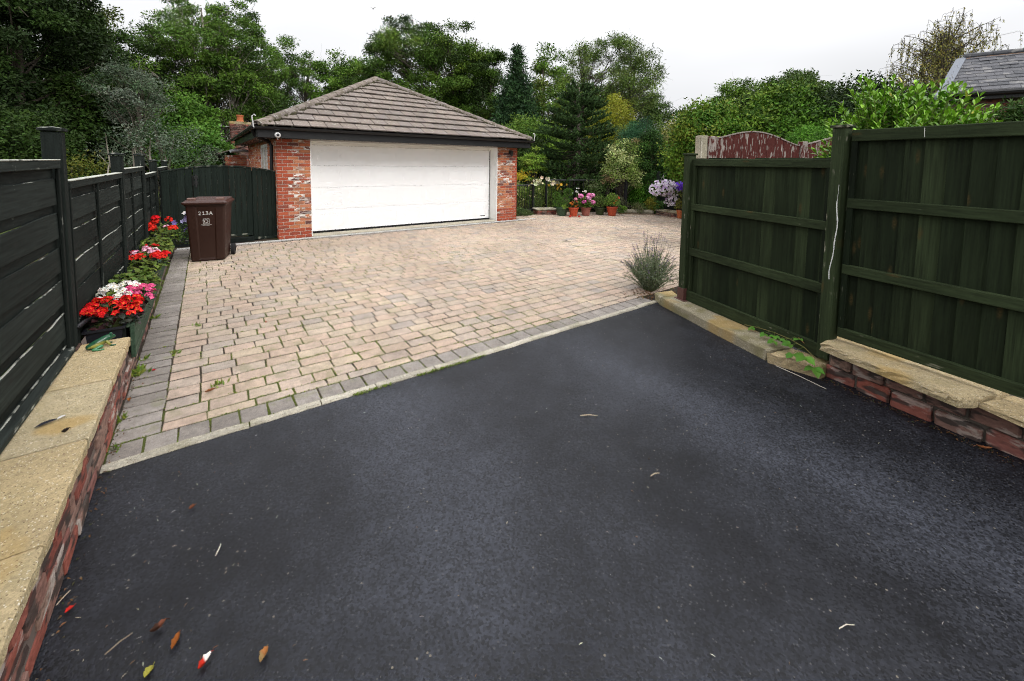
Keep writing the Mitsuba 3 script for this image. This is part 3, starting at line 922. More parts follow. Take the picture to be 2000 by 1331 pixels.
# ---------------------------------------------------------------- low wall on the left, with slab coping
wk = thing('retaining_wall', 'low red brick retaining wall with buff slab coping along the left edge', 'wall')
m1 = MB(); m1.add(*bx(-1.0, -.538, -6.0, 4.30, -.05, .305), (.13, .10, .085)); put(wk + '__core', m1, 'm_matte')
for k in range(4):
    z0, z1 = k * .0765 + .002, (k + 1) * .0765 - .006
    y = -1.2 - (.1125 if k % 2 else 0)
    while y < 4.30:
        y1 = min(y + .2155, 4.30)
        if y1 - y > .03:
            m1 = MB(); v, f = cbox(-.60, -.530 + rng.normal(0, .0035), y, y1, z0, z1, .006)
            v += rng.normal(0, .0014, v.shape); m1.add(v, f, (tone(), float(rng.random() < .45))); put(wk + '__brick', m1, 'm_oldbrick')
        y = y1 + .010
y = -1.4; js = [-1.42, -.71, 0, .70, 1.41, 2.118, 2.826, 3.527, 4.055, 4.30]
for a, b in zip(js, js[1:]):
    m1 = MB(); n = 16; Y_ = np.linspace(a + .004, b - .004, n); ring = []
    for yy in Y_:
        e = rng.normal(0, .0025); e2 = rng.normal(0, .0015)
        zt = .366 + rng.normal(0, .0008)
        ring.append([[-1.02, yy, .306], [-1.02, yy, zt], [-.524 + e, yy, zt], [-.514 + e, yy, zt - .009], [-.515 + e + e2, yy, .312], [-.52, yy, .306]])
    V = np.array(ring).reshape(-1, 3); F = [[k * 6 + q, k * 6 + (q + 1) % 6, (k + 1) * 6 + (q + 1) % 6, (k + 1) * 6 + q] for k in range(n - 1) for q in range(6)]
    e = (n - 1) * 6; F += [[3, 2, 1, 0], [5, 4, 3, 0], [e, e + 1, e + 2, e + 3], [e, e + 3, e + 4, e + 5]]
    V[e:, 1] += rng.normal(0, .002, 6)
    m1.add(V, F, (tone(0, .42), .12)); put(wk + '__coping_slab', m1, 'm_stone')
# lower footing that carries the planter
m1 = MB(); m1.add(*bx(-1.0, -.553, 4.31, 10.2, -.05, .125), (.13, .10, .085)); put(wk + '__footing', m1, 'm_matte')
y = 4.32
while y < 10.15:
    y1 = min(y + .44, 10.15); m1 = MB(); v, f = cbox(-.60, -.535 + .003 * rng.normal() - .006 * (y - 4.3), y, y1 - .008, -.04, .122, .006); m1.add(v, f, (tone(.5, .95), .9)); put(wk + '__footing_brick', m1, 'm_oldbrick'); y = y1

# ---------------------------------------------------------------- right fence
rf = thing('closeboard_fence', 'tall dark green close board fence with rails and posts along the right side', 'fence')
hA, hB = .2916, .183
FA = Line((4.757, 2.891), (-math.sin(hA), -math.cos(hA)), (-math.cos(hA), math.sin(hA)))
FB = Line((4.243, 1.158), (-math.sin(hB), -math.cos(hB)), (-math.cos(hB), math.sin(hB)))


def rpanel(L, u0, u1, rails, joints, zb, zt):
    pk = reserve(rf + '__panel')
    for a in (u0, u1 - .045):
        m1 = MB(); L.box(m1, a, a + .045, -.045, -.006, zb, zt - .01, (tone(), .12)); put(pk + '__batten', m1, 'm_green')
    for k, (z0, z1) in enumerate(rails):
        m1 = MB(); v, f = cbox(u0 + .002, u1 - .002, -.040, 0.0, z0, z1, .005)
        m1.add(*L.put(v, f), (tone(.75, 1), HZ + .07 + (.04 if k == len(rails) - 1 else 0))); put(pk + '__rail', m1, 'm_green')
    for a, b in zip(joints, joints[1:]):
        m1 = MB(); w = -.058 + rng.normal(0, .0015)
        # feather edge: thick at one side, thin at the other, laps its neighbour
        b2 = b + .015
        v = np.array([[a, w, zb], [a, w + .016, zb], [b2, w - .014, zb], [b2, w - .020, zb], [a, w, zt], [a, w + .016, zt], [b2, w - .014, zt], [b2, w - .020, zt]])
        f = np.array([[0, 1, 5, 4], [1, 2, 6, 5], [2, 3, 7, 6], [3, 0, 4, 7], [4, 5, 6, 7], [3, 2, 1, 0]])
        v[4:, 2] += rng.normal(0, .003)
        P, F = L.put(v, f[:, ::-1]); m1.add(P, F, (tone(), 0.0)); put(pk + '__board', m1, 'm_green')


rpanel(FA, .09, 1.69, [(1.752, 1.833), (1.218, 1.297), (.666, .757), (.098, .223)], [.06, .222, .304, .44, .556, .682, .788, .914, 1.033, 1.157, 1.275, 1.386, 1.50, 1.612, 1.70], .10, 1.842)
rpanel(FB, .012, 1.83, [(1.972, 2.064), (1.428, 1.509), (.880, .960), (.344, .425)], [-.02, .115, .232, .345, .46, .583, .70, .82, .935, 1.06, 1.18, 1.30, 1.42, 1.54, 1.66, 1.84], .345, 2.045)
rpanel(FB, 1.94, 3.7, [(1.972, 2.064), (1.428, 1.509), (.880, .960), (.344, .425)], [1.9, 2.0, 2.12, 2.24, 2.36, 2.48, 2.6, 2.72, 2.84, 2.96, 3.08, 3.2, 3.32, 3.44, 3.56, 3.68], .345, 2.045)


def rpost(L, u, z0, z1, w1=.04, wd=.098):
    m1 = MB(); L.box(m1, u, u + wd, -.06, w1, z0, z1 - .025, (tone(.8, 1), .13), .006); put(rf + '__post', m1, 'm_green')
    m1 = MB(); L.box(m1, u - .014, u + wd + .014, -.075, w1 + .014, z1 - .0248, z1 - .002, (tone(.5, 1), HZ + .22), .005); put(rf + '__post_cap', m1, 'm_green')


rpost(FA, -.008, .115, 1.905); rpost(FA, 1.700, .12, 2.11); rpost(FB, 1.84, .2, 2.10)
m1 = MB(); FA.box(m1, -.012, .094, -.064, .0442, .098, .245, (.085, .035, .03), .002); FA.box(m1, -.05, .13, -.09, .065, .0945, .102, (.10, .045, .04), .002); put(rf + '__post_shoe', m1, 'm_satin')
m1 = MB(); Zs = np.linspace(1.62, .82, 26); U_ = 1.792 - .010 * np.sin(Zs * 9) - .004 * np.sin(Zs * 23) - np.linspace(0, .022, 26)
wr = .0045 * (0.6 + .6 * meshkit.noise(np.stack([Zs * 30, Zs * 0, Zs * 0], -1))); wr[:5] *= .35
pts = FA.put(np.stack([U_, np.full(26, .0402), Zs], -1), np.zeros((0, 3), int))[0]
m1.add(*tube(pts, wr, 6), (.72, .72, .70)); put(rf + '__paint_drip', m1, 'm_satin')
m1 = MB(); pts = FB.put(np.array([[.462, .0008, 2.052], [.463, .001, 2.02], [.466, .001, 1.985]]), np.zeros((0, 3), int))[0]; m1.add(*tube(pts, .0028, 5), (.5, .5, .47)); put(rf + '__paint_drip', m1, 'm_satin')

# stone kerb under the far panel
kk = thing('stone_kerb', 'long weathered stone kerb under the lower green fence panel', 'kerb')


def rough_block(outline_b, outline_t, z0, z1, t, al, nz=.003, sub=7):
    """A stone block: bottom and top outlines of equal length, edges subdivided and roughened."""
    def dens(o):
        o = np.array(o, float); r = []
        for a, b in zip(o, np.roll(o, -1, 0)):
            for k in range(sub):
                r.append(a + (b - a) * k / sub)
        return np.array(r)
    b, t_ = dens(outline_b), dens(outline_t); n = len(b)
    cen = t_.mean(0)
    inn = cen + (t_ - cen) * 1.0
    dirs = (cen - t_); dirs /= np.linalg.norm(dirs, axis=1, keepdims=True)
    l0 = np.c_[b, np.full(n, z0)]; l1 = np.c_[(b + t_) / 2 + rng.normal(0, nz, (n, 2)), np.full(n, (z0 + z1) / 2)]
    l2 = np.c_[t_ + rng.normal(0, nz, (n, 2)), z1 - .012 + rng.normal(0, nz * .8, n)]; l3 = np.c_[t_ + dirs * .016 + rng.normal(0, nz * .6, (n, 2)), z1 + rng.normal(0, nz * .5, n)]
    l4 = np.c_[t_ + dirs * .06, z1 + rng.normal(0, nz * .5, n)]
    V = np.vstack([l0, l1, l2, l3, l4, [[cen[0], cen[1], z1]]]); F = []
    for a in range(4):
        for k in range(n):
            F.append([a * n + k, a * n + (k + 1) % n, (a + 1) * n + (k + 1) % n]); F.append([a * n + k, (a + 1) * n + (k + 1) % n, (a + 1) * n + k])
    for k in range(n):
        F.append([4 * n + k, 4 * n + (k + 1) % n, 5 * n])
    mb = MB(); mb.add(V, F, (t, al)); return mb


def ccw(o):
    o = np.array(o, float); return o if np.sum(o[:, 0] * np.roll(o[:, 1], -1) - np.roll(o[:, 0], -1) * o[:, 1]) > 0 else o[::-1]


o = ccw([[4.575, 3.05], [4.062, 1.605], [4.36, 1.50], [4.86, 2.98]]); put(kk + '__block', rough_block(o, o, -.06, .095, .58, .55, .0022, 14), 'm_stone', smooth=25 if False else False)
o = ccw([[4.70, 3.22], [4.582, 3.06], [4.86, 2.985], [4.98, 3.15]]); put(kk + '__block', rough_block(o, o, -.06, .093, .60, .5, .0025), 'm_stone')
o = ccw([[4.028, 1.572], [4.085, 1.185], [4.32, 1.18], [4.335, 1.50]]); put(kk + '__block', rough_block(o, o, -.06, .088, .12, .75, .004, 9), 'm_stone')
# low wall with flagstone coping under the near panel
sw = thing('stone_capped_wall', 'low rough brick wall capped with weathered flagstones under the nearer green fence panel', 'wall')
WB = Line((4.175, 1.19), (-math.sin(hB), -math.cos(hB)), (-math.cos(hB), math.sin(hB)))
m1 = MB(); WB.box(m1, .015, 4.2, -.40, -.028, -.05, .24, (.10, .085, .07), .002); put(sw + '__core', m1, 'm_matte')
for r, (z0, z1) in enumerate(((-.02, .098), (.108, .245))):
    u = .0 if r == 0 else .045
    first = True
    while u < 2.6:
        L_ = rng.uniform(.195, .235) * (.6 if (first and r) else 1); first = False
        m1 = MB(); v, f = cbox(u, u + L_, -.12, rng.normal(0, .007), z0 + rng.normal(0, .003), z1 + rng.normal(0, .003), .012)
        v += rng.normal(0, .0022, v.shape); P, F = WB.put(v, f); m1.add(P, F, (tone(), .8)); put(sw + '__brick', m1, 'm_oldbrick'); u += L_ + .016
o = ccw([[4.075, 1.205], [4.0, .98], [3.925, .72], [3.835, .44], [3.815, .375], [3.90, .315], [4.25, .20], [4.42, 1.05], [4.42, 1.18]])
put(sw + '__flagstone', rough_block(o, o + rng.normal(0, .004, o.shape), .246, .308, .30, .25, .006, 5), 'm_stone')
o = ccw([[3.935, .30], [3.80, .02], [3.70, -.35], [3.62, -.70], [4.05, -.75], [4.23, .185]])
put(sw + '__flagstone', rough_block(o, o, .246, .288, .05, .15, .003, 5), 'm_stone')
o = ccw([[3.63, -.72], [3.5, -1.3], [3.4, -2.0], [3.7, -2.0], [3.89, -.77]]); put(sw + '__flagstone', rough_block(o, o, .246, .30, .35, .2, .005, 5), 'm_stone')

# ---------------------------------------------------------------- weathered maroon fence beyond
mf = thing('scalloped_fence', 'peeling maroon board fence with scalloped tops and concrete post beyond the green fence', 'fence')
P0, P1 = np.array([8.106, 4.689]), np.array([10.31, 3.072]); dm = P1 - P0; LM = np.linalg.norm(dm); dm = dm / LM
FM = Line(P0, dm, (-dm[1] * -1 * -1, dm[0] * -1 * -1) if False else (dm[1], -dm[0]))
m1 = MB(); v, f = cbox(0, .19, -.16, 0, -.05, 2.362, .012); m1.add(*FM.put(v, f), (.71, .0)); v, f = cbox(.045, .075, 0.0004, .016, -.05, 2.35, .004); m1.add(*FM.put(v, f), (.95, .2)); put(mf + '__concrete_post', m1, 'm_stone')
m1 = MB(); v, f = cbox(.195, .375, -.10, .02, -.05, 2.352, .012); m1.add(*FM.put(v, f), (.2, 1.0)); put(mf + '__post', m1, 'm_maroon')
m1 = MB(); v, f = cbox(2.065, 2.205, -.08, .03, -.05, 2.272, .008); m1.add(*FM.put(v, f), (.6, .95)); put(mf + '__post', m1, 'm_maroon')


def scallop(u0, u1, zend0, zend1, zmid, n):
    pk = reserve(mf + '__panel')
    zf = lambda u: (zend0 + (zend1 - zend0) * (u - u0) / (u1 - u0)) + (zmid - (zend0 + zend1) / 2) * max(0.0, math.cos(math.pi * ((u - u0) / (u1 - u0) - .48))) ** 1.3 if 0 < (u - u0) / (u1 - u0) < 1 else (zend0 if u <= u0 else zend1)
    for z in (1.0, 1.9):
        m1 = MB(); FM.box(m1, u0, u1, -.06, -.02, z, z + .08, (tone(), .3)); put(pk + '__rail', m1, 'm_maroon')
    wd = (u1 - u0) / n
    for k in range(n):
        a, b = u0 + k * wd + .002, u0 + (k + 1) * wd - .002
        v, f = cbox(a, b, -.0195 + rng.normal(0, .002), 0, .05, 1.0, .003); tp = v[:, 2] > .9
        v[tp, 2] += np.array([zf(q) for q in v[tp, 0]]) - 1.0 - .012
        m1 = MB(); m1.add(*FM.put(v, f), (tone(), float(rng.choice([.0, .25, .6, .9], p=[.62, .22, .12, .04])))); put(pk + '__board', m1, 'm_maroon')
    U = np.linspace(u0, u1, 17); m1 = MB()
    ring = np.array([[[u, w, zf(min(max(u, u0 + .001), u1 - .001)) + dz_] for w, dz_ in ((-.04, -.014), (.012, -.014), (.012, .010), (-.04, .010))] for u in U]).reshape(-1, 3)
    F = np.array([[k * 4 + a, k * 4 + (a + 1) % 4, (k + 1) * 4 + (a + 1) % 4, (k + 1) * 4 + a] for k in range(16) for a in range(4)])[:, ::-1]
    m1.add(*FM.put(ring, F), (.5, 1.6)); put(pk + '__capping', m1, 'm_maroon')


scallop(.38, 2.06, 2.315, 2.19, 2.455, 10); scallop(2.21, 3.75, 2.225, 2.15, 2.37, 9)
# ---------------------------------------------------------------- wheelie bin
bn = thing('wheelie_bin', 'tall brown wheeled bin with a closed lid standing in front of the garden gate', 'bin')
BM = M(.035, 8.985, 0, rz=-.20)
BR = (.027, .0090, .0052); BR2 = (.046, .0165, .0115)


def loft(rings, cap=True):
    n = len(rings[0]); V = np.vstack(rings); F = []
    for r in range(len(rings) - 1):
        for k in range(n):
            a, b = r * n + k, r * n + (k + 1) % n
            F += [[a, b, b + n], [a, b + n, a + n]]
    if cap:
        for base, rev in ((0, True), ((len(rings) - 1) * n, False)):
            c = len(V); V = np.vstack([V, V[base:base + n].mean(0)[None]])
            for k in range(n):
                t = [base + k, base + (k + 1) % n, c]; F.append(t[::-1] if rev else t)
    return V, np.array(F)


def bin_ring(z, hw, y0, y1, rec, r=.035):
    """Outline of the bin body: rounded corners, a recessed panel in front (y0 side)."""
    P = []
    for cx_, cy_, a0 in ((-hw + r, y0 + r, math.pi), (hw - r, y0 + r, 1.5 * math.pi), (hw - r, y1 - r, 0), (-hw + r, y1 - r, .5 * math.pi)):
        for k in range(5):
            a = a0 + k * math.pi / 8; P.append([cx_ + r * math.cos(a), cy_ + r * math.sin(a), z])
        if a0 == math.pi:
            for x, d in ((-hw * .52, 0), (-hw * .44, rec), (hw * .44, rec), (hw * .52, 0)):
                P.append([x, y0 + d, z])
    return np.array(P)


rings = []
for z, hw, y0, y1, rec in ((.012, .232, -.235, .215, .0), (.03, .24, -.245, .225, .004), (.06, .243, -.248, .23, .014), (.5, .262, -.275, .275, .016), (.86, .276, -.295, .31, .016), (.92, .279, -.298, .315, .003), (.955, .280, -.30, .318, .0), (.956, .296, -.316, .334, 0), (.985, .298, -.318, .336, 0)):
    rings.append(bin_ring(z, hw, y0, y1, rec))
V, F = loft(rings); m1 = MB(); m1.add(xf(V, BM), F, BR); put(bn + '__body', m1, 'm_satin', smooth=False)
m1 = MB(); lid = []
for z, hw, y0, y1 in ((.986, .318, -.345, .345), (1.008, .325, -.352, .352), (1.016, .322, -.35, .35), (1.030, .300, -.325, .335), (1.048, .285, -.30, .32), (1.056, .24, -.25, .28)):
    lid.append(bin_ring(z, hw, y0, y1, 0, .045))
V, F = loft(lid); m1.add(xf(V, BM), F, BR2); v, f = cbox(-.20, .20, -.02, .02, 1.05, 1.066, .006)
m1.add(xf(v + [0, -.16, 0], M(rx=0) @ np.eye(4)) @ BM[:3, :3].T + BM[:3, 3], f, BR2); put(bn + '__lid', m1, 'm_satin')
m1 = MB(); v, f = tube([[-.27, .37, 1.035], [-.25, .385, 1.045], [.25, .385, 1.045], [.27, .37, 1.035]], .015, 8); m1.add(xf(v, BM), f, BR2); put(bn + '__handle', m1, 'm_satin')
for sx in (-1, 1):
    m1 = MB(); v, f = cbox(sx * .20 - .06, sx * .20 + .06, -.285, -.185, 1.030, 1.088, .012); m1.add(xf(v, BM), f, (.15, .085, .07)); put(bn + '__grip', m1, 'm_gloss')
    m1 = MB(); v, f = lathe([(.03, -.03), (.095, -.03), (.102, -.022), (.102, .022), (.095, .03), (.03, .03)], 24); m1.add(xf(v, BM @ M(sx * .285, .245, .102, ry=math.pi / 2)), f, (.014, .014, .015)); w_ = put(bn + '__wheel', m1, 'm_matte', smooth=False)
    m1 = MB(); v, f = lathe([(.0005, -.026), (.06, -.024), (.06, .024), (.0005, .026)], 16); m1.add(xf(v, BM @ M(sx * .285, .245, .102, ry=math.pi / 2)), f, (.03, .03, .03)); put(w_ + '__hub', m1, 'm_matte')
m1 = MB(); v, f = tube([[-.29, .245, .102], [.29, .245, .102]], .012, 8); m1.add(xf(v, BM), f, (.03, .03, .03)); put(bn + '__axle', m1, 'm_matte')
fy = lambda z: -.275 - (z - .5) * .0556 + .016 - .0035
tilt = math.atan(.0556)
tm = meshkit.text_mesh('213A', .058, .002, False)
v = np.array(tm.vertices); v = v - [(v[:, 0].max() + v[:, 0].min()) / 2, 0, 0]
m1 = MB(); m1.add(xf(v, BM @ M(-.005, fy(.80), .80, rx=math.pi / 2 + tilt)), tm.faces, (.62, .60, .57)); put(bn + '__number', m1, 'm_matte')
EM = BM @ M(.0, fy(.68), .645, rx=math.pi / 2 + tilt); m1 = MB(); WHT = (.5, .47, .44)
for b in ((-.045, .045, 0, .006), (-.045, .045, .084, .09), (-.045, -.039, .0061, .0839), (.039, .045, .0061, .0839)):
    v, f = bx(b[0], b[1], b[2], b[3], 0, .002); m1.add(xf(v, EM), f, WHT)
for a0 in (0.4, 2.5, 4.6):                                       # three curved arrows chasing each other
    n = 8; A = np.linspace(a0, a0 + 1.6, n)
    o_ = np.stack([.030 * np.cos(A), .047 + .030 * np.sin(A)], 1); i_ = np.stack([.018 * np.cos(A), .047 + .018 * np.sin(A)], 1)
    V = np.c_[np.vstack([o_, i_]), np.full(2 * n, .0015)]; F = [[k, k + 1, n + k + 1, n + k] for k in range(n - 1)]; m1.add(xf(V, EM), F, WHT)
for r, (hw, z) in enumerate(((.075, -.016), (.055, -.030))):
    x = -hw
    while x < hw:
        w_ = rng.uniform(.004, .012); v, f = bx(x, min(x + w_, hw), z, z + .008 - .002 * r, 0, .0015); m1.add(xf(v, EM), f, WHT); x += w_ + .004
put(bn + '__emblem', m1, 'm_matte')

# ---------------------------------------------------------------- planter with its troughs
pl = thing('wooden_planter', 'long green painted timber planter board along the left fence holding flower troughs', 'planter')
PL = Line((-.508, 4.47), (-.0065, 1.0), (1.0, .0065))
m1 = MB(); v, f = cbox(0, 5.2, -.030, 0.0, .130, .405, .004); v[:, 2] += np.where(v[:, 2] > .3, -.010 * v[:, 0], 0); m1.add(*PL.put(v, f), (.55, HZ + .13)); put(pl + '__front_board', m1, 'm_planter')
m1 = MB(); v, f = cbox(-.001, 5.2, -.052, -.0305, .385, .412, .004); v[:, 2] -= .010 * v[:, 0]; m1.add(*PL.put(v, f), (.9, HZ + .26)); put(pl + '__top_rail', m1, 'm_planter')
m1 = MB(); m1.add(*PL.put(*cbox(-.012, .035, -.075, -.0531, .05, .41, .004)), (.05, .03)); put(pl + '__end_post', m1, 'm_dark')
m1 = MB(); m1.add(*bx(-.80, -.575, 4.32, 9.66, .124, .215), (.4, 0)); put(pl + '__soil', m1, 'm_soil')


def trough(y0, y1, label, z0=.22, z1=.415, x0=-.792, x1=-.572):
    k = thing('plastic_trough', label, 'trough', 'black troughs in the planter')
    m1 = MB(); b = .02; NV = (.012, .013, .018)
    out = [[x0, y0], [x1, y0], [x1, y1], [x0, y1]]
    def ring(d, z):
        return np.array([[x0 + d, y0 + d, z], [x1 - d, y0 + d, z], [x1 - d, y1 - d, z], [x0 + d, y1 - d, z]])
    V, F = loft([ring(b, z0), ring(b * .2, z1 - .014), ring(-.012, z1 - .0135), ring(-.012, z1 + .002), ring(0.0, z1 + .004), ring(.008, z1), ring(.014, z1 - .03)], cap=False)
    m1.add(V, F, NV); m1.add(ring(b, z0), [[3, 2, 1, 0]], NV); put(k + '__tub', m1, 'm_satin')
    m1 = MB(); m1.add(ring(.013, z1 - .032), [[0, 1, 2, 3]], (.5, 0.)); put(k + '__compost', m1, 'm_soil')
    return k


trough(4.43, 5.38, 'black plastic trough of red begonias at the near end of the planter')
trough(5.42, 6.35, 'black plastic trough under the nearer mound of plain green geranium leaves')
trough(6.39, 7.5, 'black plastic trough under the red and pink geraniums halfway along the planter')
trough(7.54, 9.5, 'black plastic trough under the farthest geraniums near the bin')
pk_ = thing('black_hose', 'black plastic pipe lying along the foot of the left fence behind the planter', 'pipe')
m1 = MB(); m1.add(*tube([[-.80, 4.30, .50], [-.785, 4.42, .50], [-.772, 4.7, .455], [-.768, 5.5, .43], [-.762, 6.5, .42], [-.75, 7.6, .42], [-.742, 8.2, .42]], .017, 8), (.012, .012, .015)); put(pk_ + '__pipe', m1, 'm_satin', smooth=True)

# ---------------------------------------------------------------- frog ornament
fr = thing('frog_ornament', 'small green and yellow ceramic frog sitting on the coping before the nearest trough', 'ornament')
import manifold3d as m3
FMt = M(-.668, 4.165, .366, rz=.35)


def blob(chain, seg=14):
    """Hulls of spheres joined along a chain of (x, y, z, r)."""
    parts = []
    S = lambda c: m3.Manifold.sphere(c[3], seg).translate(c[:3])
    for a, b in zip(chain, chain[1:]):
        parts.append(m3.Manifold.batch_hull([S(a), S(b)]))
    return parts


def solid(parts, L=.008, it=6):
    m = m3.Manifold.batch_boolean(parts, m3.OpType.Add).refine_to_length(L).to_mesh()
    t = trimesh.Trimesh(m.vert_properties[:, :3], m.tri_verts, process=True)
    trimesh.smoothing.filter_taubin(t, iterations=it); return np.array(t.vertices), np.array(t.faces)


parts = blob([(-.055, 0, .022, .020), (-.01, 0, .034, .030), (.035, 0, .055, .026), (.062, 0, .064, .020), (.078, 0, .060, .012)])
for s in (-1, 1):
    parts += blob([(.066, s * .013, .083, .008), (.062, s * .012, .070, .010)])
    parts += blob([(-.04, s * .018, .022, .014), (.0, s * .045, .022, .012), (-.045, s * .052, .010, .009), (-.02, s * .066, .006, .006), (.005, s * .074, .005, .005)])
    parts += blob([(.035, s * .022, .042, .010), (.045, s * .036, .022, .007), (.055, s * .034, .006, .006), (.075, s * .040, .005, .005)])
v, f = solid(parts, .007, 4)
side = np.abs(v[:, 1]) / (.012 + .55 * np.maximum(v[:, 2], 0)); yel = np.clip((side - .62) / .2, 0, 1) * (v[:, 2] > .016) * (np.abs(v[:, 1]) < .045)
col = np.array([.012, .075, .035]) * (1 - yel[:, None]) + np.array([.26, .25, .05]) * yel[:, None]
gl = (np.abs(v[:, 1]) > .045); col[gl] = (.05, .20, .085)
m1 = MB(); m1.add(xf(v, FMt), f, col); put(fr + '__body', m1, 'm_gloss', smooth=True)
for s in (-1, 1):
    m1 = MB(); t = trimesh.creation.icosphere(2, .0055); m1.add(xf(t.vertices + [.0685, s * .0175, .084], FMt), t.faces, (.004, .004, .004)); put(fr + '__eye', m1, 'm_gloss', smooth=True)

# ---------------------------------------------------------------- plant pots
def pot(x, y, r, h, col, label, rim=.86, legs=0):
    k = thing('plant_pot', label, 'plant pot', None)
    c = np.array(col)
    prof = [(.0005, 0), (r * .66, 0), (r * .70, .01), (r * .90, h * .80), (r * .90, h * .82), (r * 1.0, h * .83), (r * 1.02, h * .97), (r * .99, h), (r * .92, h), (r * .90, h * .88)]
    v, f = lathe(prof, 28); cc = np.tile(c, (len(v), 1)) * (0.85 + .3 * meshkit.fbm(v * 14 + x, 3))[:, None]
    m1 = MB(); m1.add(v + [x, y, 0.002], f, cc); put(k + '__body', m1, 'm_satin', smooth=False)
    v, f = lathe([(.0005, h * .90), (r * .905, h * .885)], 20); m1 = MB(); m1.add(v + [x, y, 0.002], f[:, ::-1] if False else f, (.4, 0.)); m1.c[0] = m1.c[0][:, :2]; put(k + '__compost', m1, 'm_soil')
    return k


TC = (.36, .075, .03)
pot(9.66, 10.34, .215, .285, (.035, .075, .04), 'wide green glazed pot with the clipped cloud pruned conifer, leftmost of the row')
pot(9.85, 9.98, .168, .30, (.42, .06, .022), 'bright orange terracotta pot of orange begonias, second in the row')
pot(10.37, 9.92, .178, .285, (.30, .10, .075), 'faded terracotta pot holding the pink hydrangea')
pot(11.0, 9.86, .185, .25, (.040, .062, .020), 'dark olive green pot holding a leafy shrub, fourth in the row')
pot(11.16, 9.46, .185, .305, (.40, .06, .022), 'red terracotta pot at the right end of the row beside the railing post')
pot(12.60, 7.80, .125, .275, (.46, .12, .04), 'tall orange terracotta pot half hidden behind the end of the green fence')
fk = thing('pot_foot', 'small red terracotta pot foot lying in front of the green glazed pot', 'pot foot', 'loose pot feet')
m1 = MB(); v, f = lathe([(.0005, 0), (.04, 0), (.035, .045), (.0005, .055)], 10); m1.add(v + [9.60, 9.88, .002], f, (.45, .03, .02)); put(fk + '__foot', m1, 'm_satin', smooth=False)
fk = thing('pot_foot', 'small red terracotta pot foot lying in front of the orange begonias', 'pot foot', 'loose pot feet')
m1 = MB(); m1.add(v + [9.86, 9.72, .002], f, (.45, .03, .02)); put(fk + '__foot', m1, 'm_satin', smooth=False)

# ---------------------------------------------------------------- railings, ledge and bed edges
IR = (.013, .013, .016)


def railing(label, a, b, za, zb, h, n, posts):
    k = thing('iron_railing', label, 'railing')
    a, b = np.array(a), np.array(b)
    at = lambda t, z: np.array([*(a + (b - a) * t), za + (zb - za) * t + z])
    for z in (h, .12):
        m1 = MB(); m1.add(*tube([at(0, z), at(1, z)], .021 if z > .5 else .012, 6), (.035, .035, .04) if z > .5 else IR); put(k + '__rail', m1, 'm_satin')  # the sky reflected on the top rail is put into its paler colour
    for q in range(1, n):
        m1 = MB(); m1.add(*tube([at(q / n, .121), at(q / n, h - .01)], .0105 if q % 5 else .020, 5), IR); put(k + '__bar', m1, 'm_satin')
    for t in posts:
        m1 = MB(); p = at(t, 0); m1.add(*cbox(p[0] - .045, p[0] + .045, p[1] - .045, p[1] + .045, -.05, p[2] + h + .01, .006), IR); put(k + '__post', m1, 'm_satin')
    return k


railing('black iron railing with thin upright bars behind the row of pots', (10.02, 11.56), (12.10, 9.66), .0, .06, 1.135, 17, (0, 1))
railing('lower black iron railing running back beside the right garage corner', (8.2, 11.75), (9.90, 11.64), -.03, -.02, .99, 15, (.12, .75))
gl_ = thing('brick_ledge', 'short low brick ledge with worn stone top beside the green glazed pot', 'ledge')
m1 = MB(); LG = M(9.03, 10.87, 0, rz=-.36)
for r in range(2):
    for q in range(4):
        v, f = cbox(q * .175 - .0, q * .175 + .168, 0, .45, r * .075 - .0, r * .075 + .07, .006); mm = MB(); mm.add(xf(v, LG), f, (tone(), .4)); put(gl_ + '__brick', mm, 'm_oldbrick')
v, f = cbox(-.03, .73, -.03, .50, .151, .195, .012); m1.add(xf(v, LG), f, (.75, .5)); put(gl_ + '__top', m1, 'm_stone')
be = thing('stone_edging', 'pale round topped stone edging in front of the flower bed right of the railing', 'edging')
m1 = MB(); m1.add(*tube([[11.75, 9.86, .075], [11.83, 9.80, .075], [12.72, 8.97, .075], [12.76, 8.93, .075]], [.03, .085, .085, .05], 10), (.7, .3)); m1.c[0] = np.tile([.7, .3], (len(m1.v[0]), 1)); put(be + '__stone', m1, 'm_stone', smooth=40 if False else False)
bw = thing('bed_wall', 'low mossy brick bed wall with a stone cap below the hanging petunias', 'wall')
BWL = Line((12.78, 8.86), (-.16, -.987), (-.987, .16))
for r in range(2):
    u = 0.0 - (.11 if r else 0)
    while u < 1.6:
        a, b = max(u, 0), min(u + .215, 1.6)
        if b - a > .03:
            m1 = MB(); m1.add(*BWL.put(*cbox(a, b, -.12, rng.normal(0, .003), r * .08 - .02, r * .08 + .053, .006)), (tone(), .5)); put(bw + '__brick', m1, 'm_oldbrick')
        u += .225
m1 = MB(); m1.add(*BWL.put(*cbox(-.05, 1.7, -.40, .025, .134, .185, .012)), (.55, .6)); put(bw + '__cap', m1, 'm_stone')
hs = thing('garden_hose', 'thin brown garden hose draped over the low bed wall onto the paving', 'hose')
m1 = MB(); m1.add(*tube([[12.95, 8.35, .20], [12.78, 8.42, .205], [12.70, 8.5, .13], [12.60, 8.75, .03], [12.35, 9.1, .016], [12.0, 9.45, .016], [11.7, 9.6, .016]], .014, 6), (.16, .10, .055)); put(hs + '__hose', m1, 'm_satin', smooth=True)
df = thing('dark_panel_fence', 'dark stained fence panel behind the hanging petunias with a post and rail', 'fence')
DFL = Line((13.25, 9.14), (.28, -.96), (-.96, -.28))
for q in range(12):
    m1 = MB(); DFL.box(m1, q * .15, q * .15 + .145, -.02, 0, -.05, 1.17, (tone(), .02)); put(df + '__board', m1, 'm_dark')
